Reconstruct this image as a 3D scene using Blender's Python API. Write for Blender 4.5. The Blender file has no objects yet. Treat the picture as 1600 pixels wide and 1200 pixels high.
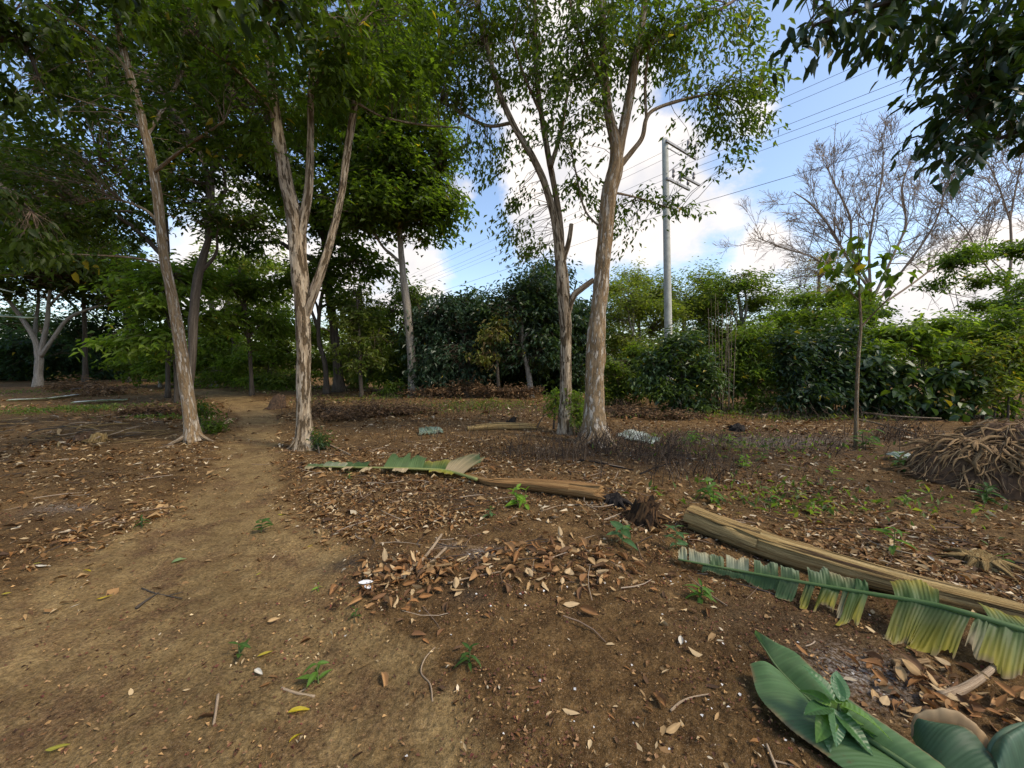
import bpy, math, random
import numpy as np
from mathutils import Vector, Matrix

# ------------------------------------------------------------------ camera, sky, sun, exposure
scene = bpy.context.scene
F, CX, CY, H = 600.0, 800.0, 600.0, 1.45
TH = math.atan(38.0 / 600.0)
cam_data = bpy.data.cameras.new("camera")
cam_data.sensor_width = 36.0
cam_data.lens = 36.0 * F / 1600.0
cam_data.clip_start = 0.05
cam_data.clip_end = 2000.0
cam = bpy.data.objects.new("camera", cam_data)
scene.collection.objects.link(cam)
cam.location = (0, 0, H)
cam.rotation_euler = (math.pi / 2 - TH, 0, 0)
scene.camera = cam

def ray(px, py):
    u = (px - CX) / F
    w = -(py - CY) / F
    c, s = math.cos(TH), math.sin(TH)
    return np.array([u, c + w * s, -s + w * c])

SUN_ELEV, SUN_AZ = math.radians(52), math.radians(115)     # azimuth clockwise from +Y (north)
world = bpy.data.worlds.new("World")
scene.world = world
world.use_nodes = True
wn, wl = world.node_tree.nodes, world.node_tree.links
wn.clear()
wout = wn.new("ShaderNodeOutputWorld")
sky = wn.new("ShaderNodeTexSky")
sky.sky_type = 'NISHITA'
sky.sun_disc = False
sky.sun_elevation = SUN_ELEV
sky.sun_rotation = SUN_AZ
sky.air_density = 1.0
sky.dust_density = 1.6
sky.ozone_density = 1.0
bg_sky = wn.new("ShaderNodeBackground")
bg_sky.inputs[1].default_value = 0.135
wl.new(sky.outputs[0], bg_sky.inputs[0])
tc = wn.new("ShaderNodeTexCoord")
nz = wn.new("ShaderNodeVectorMath"); nz.operation = 'NORMALIZE'
wl.new(tc.outputs["Generated"], nz.inputs[0])
# flatten towards the horizon so that clouds look like layers of cumulus
mp = wn.new("ShaderNodeMapping")
mp.inputs["Scale"].default_value = (2.6, 2.6, 4.4)
mp.inputs["Location"].default_value = (3.1, 1.7, 0.4)
wl.new(nz.outputs[0], mp.inputs[0])
n1 = wn.new("ShaderNodeTexNoise")
n1.inputs["Scale"].default_value = 1.0
n1.inputs["Detail"].default_value = 9.0
n1.inputs["Roughness"].default_value = 0.64
wl.new(mp.outputs[0], n1.inputs["Vector"])
def vmath(a, b):
    m = wn.new("ShaderNodeMath"); m.operation = a
    m.inputs[1].default_value = b
    return m
acc = n1.outputs["Fac"]
# cumulus banks that stand in the sky in view, and the clear gaps between them
for (px, py, cut, amp) in [(1115, 310, 0.972, 0.33), (930, 280, 0.968, 0.27), (640, 430, 0.976, 0.27), (1220, 95, 0.990, 0.26),
                           (1490, 462, 0.985, 0.25), (1230, 420, 0.992, 0.2), (1590, 430, 0.99, 0.2), (420, 390, 0.975, 0.28), (820, 345, 0.994, 0.12), (720, 300, 0.9985, 0.20), (860, 110, 0.970, 0.20),
                           (1360, 180, 0.93, -0.34), (735, 385, 0.990, -0.20), (1090, 410, 0.992, -0.18), (560, 40, 0.93, -0.05), (110, 140, 0.95, -0.04)]:
    r = ray(px, py); r = r / np.linalg.norm(r)
    d = wn.new("ShaderNodeVectorMath"); d.operation = 'DOT_PRODUCT'
    d.inputs[1].default_value = tuple(r)
    wl.new(nz.outputs[0], d.inputs[0])
    mr = wn.new("ShaderNodeMapRange"); mr.interpolation_type = 'SMOOTHSTEP'
    mr.inputs["From Min"].default_value = cut
    mr.inputs["From Max"].default_value = 1.0
    mr.inputs["To Min"].default_value = 0.0
    mr.inputs["To Max"].default_value = amp
    wl.new(d.outputs["Value"], mr.inputs["Value"])
    ad = wn.new("ShaderNodeMath"); ad.operation = 'ADD'
    wl.new(acc, ad.inputs[0]); wl.new(mr.outputs[0], ad.inputs[1])
    acc = ad.outputs[0]
cr = wn.new("ShaderNodeMapRange"); cr.interpolation_type = 'SMOOTHSTEP'
cr.inputs["From Min"].default_value = 0.54
cr.inputs["From Max"].default_value = 0.74
wl.new(acc, cr.inputs["Value"])
n2 = wn.new("ShaderNodeTexNoise")
n2.inputs["Scale"].default_value = 7.0
n2.inputs["Detail"].default_value = 5.0
wl.new(nz.outputs[0], n2.inputs["Vector"])
cc = wn.new("ShaderNodeValToRGB")
cc.color_ramp.elements[0].position = 0.3
cc.color_ramp.elements[0].color = (0.66, 0.66, 0.70, 1)
cc.color_ramp.elements[1].position = 0.65
cc.color_ramp.elements[1].color = (0.98, 0.90, 0.83, 1)
wl.new(n2.outputs["Fac"], cc.inputs[0])
bg_cloud = wn.new("ShaderNodeBackground")
bg_cloud.inputs[1].default_value = 0.64
wl.new(cc.outputs[0], bg_cloud.inputs[0])
mixw = wn.new("ShaderNodeMixShader")
wl.new(cr.outputs[0], mixw.inputs[0])
wl.new(bg_sky.outputs[0], mixw.inputs[1])
wl.new(bg_cloud.outputs[0], mixw.inputs[2])
wl.new(mixw.outputs[0], wout.inputs[0])

sun_data = bpy.data.lights.new("sun", 'SUN')
sun_data.energy = 1.5
sun_data.angle = math.radians(11)
sun_data.color = (1.0, 0.89, 0.70)
sun = bpy.data.objects.new("sun", sun_data)
scene.collection.objects.link(sun)
sd = Vector((math.sin(SUN_AZ) * math.cos(SUN_ELEV), math.cos(SUN_AZ) * math.cos(SUN_ELEV), math.sin(SUN_ELEV)))
sun.rotation_euler = sd.to_track_quat('Z', 'Y').to_euler()
sun.location = (10, -10, 30)

scene.view_settings.view_transform = 'Standard'
scene.view_settings.look = 'None'
scene.view_settings.exposure = 1.0
scene.view_settings.gamma = 1.0
scene.view_settings.use_curve_mapping = False
scene.render.engine = 'CYCLES'
scene.cycles.max_bounces = 5
scene.cycles.diffuse_bounces = 3
scene.cycles.glossy_bounces = 2
scene.cycles.transmission_bounces = 3
scene.cycles.transparent_max_bounces = 4
scene.cycles.caustics_reflective = False
scene.cycles.caustics_refractive = False
scene.cycles.use_denoising = True
scene.cycles.sample_clamp_indirect = 4.0

# ------------------------------------------------------------------ helpers
rng = np.random.default_rng(11)
random.seed(11)
COL = scene.collection.objects

def at(px, py, d):
    """the point on the line of sight of a pixel at forward distance d"""
    r = ray(px, py)
    return np.array([0, 0, H]) + r * (d / r[1])

def plane(px, py, z=0.0):
    r = ray(px, py)
    return np.array([0, 0, H]) + r * ((z - H) / r[2])

def _hash(ix, iy, iz, seed):
    with np.errstate(over='ignore'):
        h = (ix.astype(np.uint32) * np.uint32(374761393) + iy.astype(np.uint32) * np.uint32(668265263)
             + iz.astype(np.uint32) * np.uint32(2147483647) + np.uint32(seed * 974711 + 12345))
        h = (h ^ (h >> np.uint32(13))) * np.uint32(1274126177)
        h = h ^ (h >> np.uint32(16))
        h = h * np.uint32(2246822519)
        h = h ^ (h >> np.uint32(15))
    return (h & np.uint32(0xFFFFFF)).astype(np.float64) / float(0xFFFFFF)

def noise3(x, y, z, seed=0):
    x, y, z = np.broadcast_arrays(np.asarray(x, float), np.asarray(y, float), np.asarray(z, float))
    xi, yi, zi = np.floor(x).astype(np.int64), np.floor(y).astype(np.int64), np.floor(z).astype(np.int64)
    fx, fy, fz = x - xi, y - yi, z - zi
    fx, fy, fz = fx * fx * (3 - 2 * fx), fy * fy * (3 - 2 * fy), fz * fz * (3 - 2 * fz)
    o = 0
    for dx in (0, 1):
        for dy in (0, 1):
            for dz in (0, 1):
                w = (fx if dx else 1 - fx) * (fy if dy else 1 - fy) * (fz if dz else 1 - fz)
                o = o + w * _hash(xi + dx, yi + dy, zi + dz, seed)
    return o

def noise2(x, y, seed=0):
    x, y = np.broadcast_arrays(np.asarray(x, float), np.asarray(y, float))
    xi, yi = np.floor(x).astype(np.int64), np.floor(y).astype(np.int64)
    fx, fy = x - xi, y - yi
    fx, fy = fx * fx * (3 - 2 * fx), fy * fy * (3 - 2 * fy)
    zi = np.zeros_like(xi)
    return ((1 - fx) * (1 - fy) * _hash(xi, yi, zi, seed) + fx * (1 - fy) * _hash(xi + 1, yi, zi, seed)
            + (1 - fx) * fy * _hash(xi, yi + 1, zi, seed) + fx * fy * _hash(xi + 1, yi + 1, zi, seed))

def fbm2(x, y, seed=0, o=4):
    s, a, t = 0, 1.0, 0
    for k in range(o):
        s = s + a * noise2(x * 2 ** k + 17.3 * k, y * 2 ** k + 9.1 * k, seed + k)
        t += a; a *= 0.5
    return s / t

def smooth(a, b, x):
    t = np.clip((np.asarray(x, float) - a) / (b - a), 0, 1)
    return t * t * (3 - 2 * t)

# ---- where the bare path runs, in world metres (edges read off along the ground)
_pt = [(608, 262, 330), (615, 300, 380), (630, 350, 418), (650, 373, 434), (680, 368, 446), (700, 358, 444), (750, 310, 446), (800, 250, 490),
       (850, 110, 560), (900, 30, 520), (950, -60, 510), (1000, -160, 640), (1100, -380, 760), (1200, -620, 830)]
_L = np.array([plane(l, y)[:2] for y, l, r in _pt])[::-1]
_R = np.array([plane(r, y)[:2] for y, l, r in _pt])[::-1]

def path_mask(x, y):
    xl = np.interp(y, _L[:, 1], _L[:, 0])
    xr = np.interp(y, _R[:, 1], _R[:, 0])
    wob = (fbm2(x * 1.3, y * 1.3, 5) - 0.5) * 0.7
    soft = 0.42
    m = smooth(-soft, soft, x - xl + wob) * smooth(-soft, soft, xr - x + wob)
    return m * smooth(24, 19, y) * smooth(-6, -3, y)

def gauss(x, y, px, py, rx, ry):
    c = plane(px, py)
    return np.exp(-((x - c[0]) / rx) ** 2 - ((y - c[1]) / ry) ** 2)

def gz(x, y):
    """height of the ground"""
    x = np.asarray(x, float); y = np.asarray(y, float)
    z = (fbm2(x * 0.30 + 3, y * 0.30 + 8, 21, 3) - 0.5) * 0.16 + (fbm2(x * 1.4, y * 1.4, 31, 3) - 0.5) * 0.07
    z = z - 0.03 * path_mask(x, y)
    z = z + 0.06 * gauss(x, y, 640, 905, 0.32, 0.28) + 0.05 * gauss(x, y, 850, 890, 0.45, 0.3)
    z = z + 0.22 * gauss(x, y, 120, 672, 1.9, 0.75) + 0.12 * gauss(x, y, 1600, 735, 0.9, 0.8)
    fade = smooth(0, 2, np.hypot(x, y))
    return z * (0.35 + 0.65 * fade)

def gp(px, py, dz=0.0):
    """the ground point seen at a pixel"""
    p = plane(px, py)
    for _ in range(3):
        p = plane(px, py, float(gz(p[0], p[1])))
    p[2] += dz
    return p

def build_mesh(name, V, T, mat, col=None, tube=None, smooth_shade=True, attrs=None):
    V = np.ascontiguousarray(V, dtype=np.float32); T = np.ascontiguousarray(T, dtype=np.int32)
    me = bpy.data.meshes.new(name)
    nv, nf, k = len(V), len(T), T.shape[1]
    me.vertices.add(nv); me.vertices.foreach_set("co", V.ravel())
    me.loops.add(nf * k); me.loops.foreach_set("vertex_index", T.ravel())
    me.polygons.add(nf)
    me.polygons.foreach_set("loop_start", np.arange(0, nf * k, k, dtype=np.int32))
    me.polygons.foreach_set("loop_total", np.full(nf, k, dtype=np.int32))
    me.polygons.foreach_set("use_smooth", np.full(nf, bool(smooth_shade)))
    me.update(calc_edges=True)
    if col is not None:
        a = me.attributes.new("col", 'FLOAT_COLOR', 'POINT')
        c = np.ones((nv, 4), np.float32); c[:, :3] = col
        a.data.foreach_set("color", c.ravel())
    if tube is not None:
        a = me.attributes.new("tube", 'FLOAT_VECTOR', 'POINT')
        a.data.foreach_set("vector", np.ascontiguousarray(tube, np.float32).ravel())
    for k_, v_ in (attrs or {}).items():
        a = me.attributes.new(k_, 'FLOAT', 'POINT')
        a.data.foreach_set("value", np.ascontiguousarray(v_, np.float32))
    if mat is not None:
        me.materials.append(mat)
    return me

def obj(name, me, parent=None, loc=None, rot=None, scale=None, kind=None):
    o = bpy.data.objects.new(name, me)
    COL.link(o)
    if parent is not None:
        o.parent = parent
    if loc is not None: o.location = tuple(loc)
    if rot is not None: o.rotation_euler = rot
    if scale is not None: o.scale = scale if hasattr(scale, '__len__') else (scale,) * 3
    if kind: o["kind"] = kind
    return o

def tag(o, label, cat, group=None):
    o["label"] = label; o["category"] = cat
    if group: o["group"] = group
    return o

def thing(name, label, cat, loc=(0, 0, 0), rz=0.0, group=None):
    o = bpy.data.objects.new(name, None)
    o.empty_display_size = 0.1
    COL.link(o)
    o.location = tuple(loc); o.rotation_euler = (0, 0, rz)
    return tag(o, label, cat, group)

class Bag:
    """collects triangles of many small pieces into one mesh"""
    def __init__(s): s.V, s.T, s.C, s.U, s.n = [], [], [], [], 0
    def add(s, V, T, C=None, U=None):
        s.V.append(V); s.T.append(T + s.n); s.n += len(V)
        if C is not None: s.C.append(C)
        if U is not None: s.U.append(U)
    def mesh(s, name, mat, smooth_shade=True):
        return build_mesh(name, np.concatenate(s.V), np.concatenate(s.T), mat, np.concatenate(s.C) if s.C else None,
                          np.concatenate(s.U) if s.U else None, smooth_shade)

def catmull(P, n):
    P = np.asarray(P, float)
    if len(P) == 2:
        t = np.linspace(0, 1, n)[:, None]
        return P[0] * (1 - t) + P[1] * t
    Q = np.vstack([2 * P[0] - P[1], P, 2 * P[-1] - P[-2]])
    L = np.concatenate([[0], np.cumsum(np.linalg.norm(np.diff(P[:, :3], axis=0), axis=1))])
    s = np.linspace(0, L[-1], n)
    k = np.clip(np.searchsorted(L, s, side='right') - 1, 0, len(P) - 2)
    t = ((s - L[k]) / np.maximum(L[k + 1] - L[k], 1e-9))[:, None]
    p0, p1, p2, p3 = Q[k], Q[k + 1], Q[k + 2], Q[k + 3]
    return 0.5 * (2 * p1 + (p2 - p0) * t + (2 * p0 - 5 * p1 + 4 * p2 - p3) * t ** 2 + (3 * p1 - p0 - 3 * p2 + p3) * t ** 3)

def tube(P, R, rings=24, sides=10, rough=0.0, rscale=3.0, seed=0, flare=0.0, flare_h=0.4, lobes=5, ridges=0.0, caps=True):
    """one smooth tapering limb along the points P with radii R"""
    P = np.asarray(P, float); R = np.asarray(R, float)
    Q = catmull(np.hstack([P, R[:, None]]), rings)
    C, r = Q[:, :3], np.maximum(Q[:, 3], 1e-4)
    T = np.gradient(C, axis=0); T /= np.linalg.norm(T, axis=1)[:, None] + 1e-12
    ref = np.array([1.0, 0, 0]) if abs(T[0][0]) < 0.8 else np.array([0, 1.0, 0])
    Nn = np.zeros_like(C)
    n = ref - T[0] * ref.dot(T[0]); n /= np.linalg.norm(n)
    for i in range(rings):
        n = n - T[i] * n.dot(T[i]); n /= np.linalg.norm(n) + 1e-12
        Nn[i] = n
    B = np.cross(T, Nn)
    th = np.linspace(0, 2 * np.pi, sides, endpoint=False)
    s = np.concatenate([[0], np.cumsum(np.linalg.norm(np.diff(C, axis=0), axis=1))])
    ct, st = np.cos(th)[None], np.sin(th)[None]
    rr = np.repeat(r[:, None], sides, 1)
    if rough:
        rm = float(r.mean())
        rr = rr * (1 + rough * 2 * (noise3(ct * 1.6 + seed * 3.7, st * 1.6, s[:, None] * rscale + 0 * ct, seed) - 0.5)
                   + rough * (noise3(ct * 4 + seed, st * 4, s[:, None] * rscale * 3 + 0 * ct, seed + 5) - 0.5) * 1.6)
    if ridges:
        rr = rr * (1 + ridges * (noise3(ct * 5 + 9, st * 5, s[:, None] * 0.8 + 0 * ct, seed + 9) - 0.5) * 2)
    if flare:
        fl = np.exp(-s / flare_h)[:, None]
        lob = 0.45 + 1.1 * noise3(ct * lobes * 0.33 + seed * 1.3, st * lobes * 0.33, 0 * ct + seed, seed + 3)
        rr = rr * (1 + flare * fl * lob)
    V = C[:, None, :] + rr[..., None] * (ct[..., None] * Nn[:, None, :] + st[..., None] * B[:, None, :])
    V = V.reshape(-1, 3)
    i = np.arange(rings - 1)[:, None] * sides
    j = np.arange(sides)[None]; jn = (j + 1) % sides
    a, b, c, d = i + j, i + jn, i + sides + jn, i + sides + j
    Tq = np.concatenate([np.stack([a, b, c], -1).reshape(-1, 3), np.stack([a, c, d], -1).reshape(-1, 3)])
    U = np.stack([np.repeat(ct, rings, 0), np.repeat(st, rings, 0), np.repeat(s[:, None], sides, 1)], -1).reshape(-1, 3)
    if caps:
        n0 = len(V)
        V = np.vstack([V, C[0] - T[0] * r[0] * 0.15, C[-1] + T[-1] * r[-1] * 0.15])
        U = np.vstack([U, [0, 0, 0], [0, 0, s[-1]]])
        jj = np.arange(sides); jm = (jj + 1) % sides
        c0 = np.stack([np.full(sides, n0), jm, jj], -1)
        e = (rings - 1) * sides
        c1 = np.stack([np.full(sides, n0 + 1), e + jj, e + jm], -1)
        Tq = np.concatenate([Tq, c0, c1])
    return V, Tq, U

def twigs(P, R, sides=3):
    """many thin sticks at once; P is (N,K,3), R is (N,K)"""
    N, K, _ = P.shape
    T = np.gradient(P, axis=1); T /= np.linalg.norm(T, axis=2, keepdims=True) + 1e-9
    ref = np.tile(np.array([0.31, 0.17, 0.93]), (N, K, 1))
    A = np.cross(T, ref); A /= np.linalg.norm(A, axis=2, keepdims=True) + 1e-9
    B = np.cross(T, A)
    th = np.linspace(0, 2 * np.pi, sides, endpoint=False)
    V = P[:, :, None, :] + R[:, :, None, None] * (np.cos(th)[None, None, :, None] * A[:, :, None, :] + np.sin(th)[None, None, :, None] * B[:, :, None, :])
    base = (np.arange(N) * K * sides)[:, None, None] + (np.arange(K - 1) * sides)[None, :, None]
    j = np.arange(sides)[None, None]; jn = (j + 1) % sides
    a, b, c, d = base + j, base + jn, base + sides + jn, base + sides + j
    Tq = np.concatenate([np.stack([a, b, c], -1).reshape(-1, 3), np.stack([a, c, d], -1).reshape(-1, 3)])
    return V.reshape(-1, 3), Tq

def unit(v): return v / (np.linalg.norm(v, axis=-1, keepdims=True) + 1e-9)

def leaf_faces(pos, dirs, nrm, L, W, cols, kind=4, fold=0.25, droop=0.15, curl=0.0):
    """leaves as small folded blades: kind 4 = kite of two triangles, 8 = pointed blade with a midrib"""
    N = len(pos)
    dirs = unit(dirs); side = unit(np.cross(dirs, nrm)); up = np.cross(side, dirs)
    L = np.broadcast_to(L, N)[:, None]; W = np.broadcast_to(W, N)[:, None]
    fold = np.broadcast_to(fold, N)[:, None]; droop = np.broadcast_to(droop, N)[:, None]; curl = np.broadcast_to(curl, N)[:, None]
    def pt(t, w, extra=0.0):
        return pos + dirs * (L * t) + side * (W * w * (1 - 0.4 * np.abs(curl) * abs(w) * 2)) + up * (fold * W * abs(w) * 2 + curl * W * (abs(w) * 2) ** 2 * 0.6 - droop * L * t * t + extra)
    if kind == 4:
        V = np.stack([pt(0, 0), pt(0.45, -0.5), pt(1, 0), pt(0.45, 0.5)], 1)
        T = np.array([[0, 2, 1], [0, 3, 2]])
    else:
        V = np.stack([pt(0, 0), pt(0.28, -0.46), pt(0.28, 0), pt(0.28, 0.46), pt(0.66, -0.40), pt(0.66, 0), pt(0.66, 0.40), pt(1, 0)], 1)
        T = np.array([[0, 2, 1], [0, 3, 2], [1, 2, 5], [1, 5, 4], [2, 3, 6], [2, 6, 5], [4, 5, 7], [5, 6, 7]])
    k = V.shape[1]
    Tt = (np.arange(N) * k)[:, None, None] + T[None]
    C = np.repeat(cols, k, 0)
    return V.reshape(-1, 3), Tt.reshape(-1, 3), C

# ------------------------------------------------------------------ materials
def new_mat(name):
    m = bpy.data.materials.new(name); m.use_nodes = True
    m.node_tree.nodes.clear()
    return m, m.node_tree.nodes, m.node_tree.links

def ramp(n, stops):
    r = n.new("ShaderNodeValToRGB")
    e = r.color_ramp.elements
    while len(e) < len(stops): e.new(0.5)
    for el, (p, c) in zip(e, stops):
        el.position = p; el.color = (*c, 1)
    return r

def noise_node(n, l, vec, scale, detail=4, rough=0.55):
    t = n.new("ShaderNodeTexNoise")
    t.inputs["Scale"].default_value = scale; t.inputs["Detail"].default_value = detail; t.inputs["Roughness"].default_value = rough
    if vec is not None: l.new(vec, t.inputs["Vector"])
    return t

def leaf_material(name, rough=0.5, trans=0.35, spec=0.4, tcol=(1.75, 1.85, 0.6)):
    m, n, l = new_mat(name)
    out = n.new("ShaderNodeOutputMaterial")
    a = n.new("ShaderNodeAttribute"); a.attribute_name = "col"
    p = n.new("ShaderNodeBsdfPrincipled")
    p.inputs["Roughness"].default_value = rough
    p.inputs["Specular IOR Level"].default_value = spec
    l.new(a.outputs["Color"], p.inputs["Base Color"])
    if trans > 0:
        t = n.new("ShaderNodeBsdfTranslucent")
        mu = n.new("ShaderNodeMix"); mu.data_type = 'RGBA'; mu.blend_type = 'MULTIPLY'; mu.inputs[0].default_value = 1.0
        l.new(a.outputs["Color"], mu.inputs[6]); mu.inputs[7].default_value = (*tcol, 1)
        l.new(mu.outputs[2], t.inputs[0])
        mx = n.new("ShaderNodeMixShader"); mx.inputs[0].default_value = trans
        l.new(p.outputs[0], mx.inputs[1]); l.new(t.outputs[0], mx.inputs[2])
        l.new(mx.outputs[0], out.inputs[0])
    else:
        l.new(p.outputs[0], out.inputs[0])
    return m

def tube_material(name, stops, scale=(2.5, 2.5, 3.0), detail=6, patch=None, bump=0.4, rough=0.85, bdist=0.02, fine=7.0):
    """bark and stalk fibres laid along the limb"""
    m, n, l = new_mat(name)
    out = n.new("ShaderNodeOutputMaterial"); p = n.new("ShaderNodeBsdfPrincipled")
    p.inputs["Roughness"].default_value = rough; p.inputs["Specular IOR Level"].default_value = 0.2
    a = n.new("ShaderNodeAttribute"); a.attribute_name = "tube"
    oi = n.new("ShaderNodeObjectInfo")
    ad = n.new("ShaderNodeVectorMath"); ad.operation = 'ADD'
    sc = n.new("ShaderNodeVectorMath"); sc.operation = 'SCALE'; sc.inputs["Scale"].default_value = 37.0
    cmb = n.new("ShaderNodeCombineXYZ")
    l.new(oi.outputs["Random"], cmb.inputs[0]); l.new(oi.outputs["Random"], cmb.inputs[2])
    l.new(cmb.outputs[0], sc.inputs[0])
    l.new(a.outputs["Vector"], ad.inputs[0]); l.new(sc.outputs[0], ad.inputs[1])
    mpn = n.new("ShaderNodeMapping"); mpn.inputs["Scale"].default_value = scale
    l.new(ad.outputs[0], mpn.inputs[0])
    t = noise_node(n, l, mpn.outputs[0], 1.0, detail, 0.62)
    r = ramp(n, stops); l.new(t.outputs["Fac"], r.inputs[0])
    colr = r.outputs[0]
    hgt = t.outputs["Fac"]
    if patch:
        pc, lo, hi, psc = patch
        mp2 = n.new("ShaderNodeMapping"); mp2.inputs["Scale"].default_value = psc
        l.new(ad.outputs[0], mp2.inputs[0])
        t2 = noise_node(n, l, mp2.outputs[0], 1.0, 6, 0.6)
        mr = n.new("ShaderNodeMapRange"); mr.inputs["From Min"].default_value = lo; mr.inputs["From Max"].default_value = hi
        l.new(t2.outputs["Fac"], mr.inputs["Value"])
        mx = n.new("ShaderNodeMix"); mx.data_type = 'RGBA'
        l.new(mr.outputs[0], mx.inputs[0]); l.new(colr, mx.inputs[6]); mx.inputs[7].default_value = (*pc, 1)
        colr = mx.outputs[2]
        sb = n.new("ShaderNodeMath"); sb.operation = 'SUBTRACT'
        l.new(hgt, sb.inputs[0]); l.new(mr.outputs[0], sb.inputs[1]); hgt = sb.outputs[0]
    t3 = noise_node(n, l, mpn.outputs[0], fine, 4, 0.6)
    ml = n.new("ShaderNodeMath"); ml.operation = 'MULTIPLY_ADD'; ml.inputs[1].default_value = 0.5
    l.new(t3.outputs["Fac"], ml.inputs[0]); l.new(hgt, ml.inputs[2])
    hs = n.new("ShaderNodeHueSaturation")
    mv = n.new("ShaderNodeMapRange"); mv.inputs["From Min"].default_value = 0.3; mv.inputs["From Max"].default_value = 0.7; mv.inputs["To Min"].default_value = 0.55; mv.inputs["To Max"].default_value = 1.3
    l.new(t3.outputs["Fac"], mv.inputs["Value"]); l.new(mv.outputs[0], hs.inputs["Value"])
    l.new(colr, hs.inputs["Color"])
    l.new(hs.outputs[0], p.inputs["Base Color"])
    b = n.new("ShaderNodeBump"); b.inputs["Strength"].default_value = bump; b.inputs["Distance"].default_value = bdist
    l.new(ml.outputs[0], b.inputs["Height"]); l.new(b.outputs[0], p.inputs["Normal"])
    l.new(p.outputs[0], out.inputs[0])
    return m

M_LEAF = leaf_material("leaf_green", 0.5, 0.52, 0.3)
M_LEAF_GLOSS = leaf_material("leaf_glossy", 0.40, 0.28, 0.4)
M_DRY = leaf_material("leaf_dry", 0.75, 0.12, 0.25, (1.2, 1.0, 0.7))
M_BARK_PALE = tube_material("bark_flaking_pale", [(0.25, (0.17, 0.115, 0.065)), (0.45, (0.33, 0.245, 0.155)), (0.60, (0.48, 0.385, 0.27)), (0.8, (0.62, 0.54, 0.42))],
                            (1.7, 1.7, 2.2), 7, ((0.115, 0.078, 0.042), 0.52, 0.56, (1.9, 1.9, 3.6)), 1.0, 0.9, 0.03)
M_BARK_TAN = tube_material("bark_flaking_tan", [(0.25, (0.125, 0.076, 0.036)), (0.45, (0.245, 0.160, 0.080)), (0.62, (0.335, 0.240, 0.140)), (0.8, (0.46, 0.375, 0.265))],
                           (2.4, 2.4, 3.2), 7, ((0.56, 0.47, 0.36), 0.53, 0.58, (3.0, 3.0, 5.0)), 0.8, 0.9, 0.03)
M_BARK_GREY = tube_material("bark_grey", [(0.3, (0.16, 0.14, 0.11)), (0.55, (0.30, 0.26, 0.21)), (0.75, (0.40, 0.37, 0.32))], (3, 3, 2.0), 6, None, 0.6, 0.9, 0.03)
M_BARK_DARK = tube_material("bark_dark", [(0.3, (0.05, 0.04, 0.03)), (0.55, (0.10, 0.08, 0.06)), (0.75, (0.17, 0.14, 0.11))], (3, 3, 2.0), 6, None, 0.6, 0.9, 0.03)
M_TWIG = tube_material("twig_brown", [(0.3, (0.09, 0.06, 0.04)), (0.7, (0.20, 0.14, 0.10))], (3, 3, 6), 3, None, 0.1)

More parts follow.
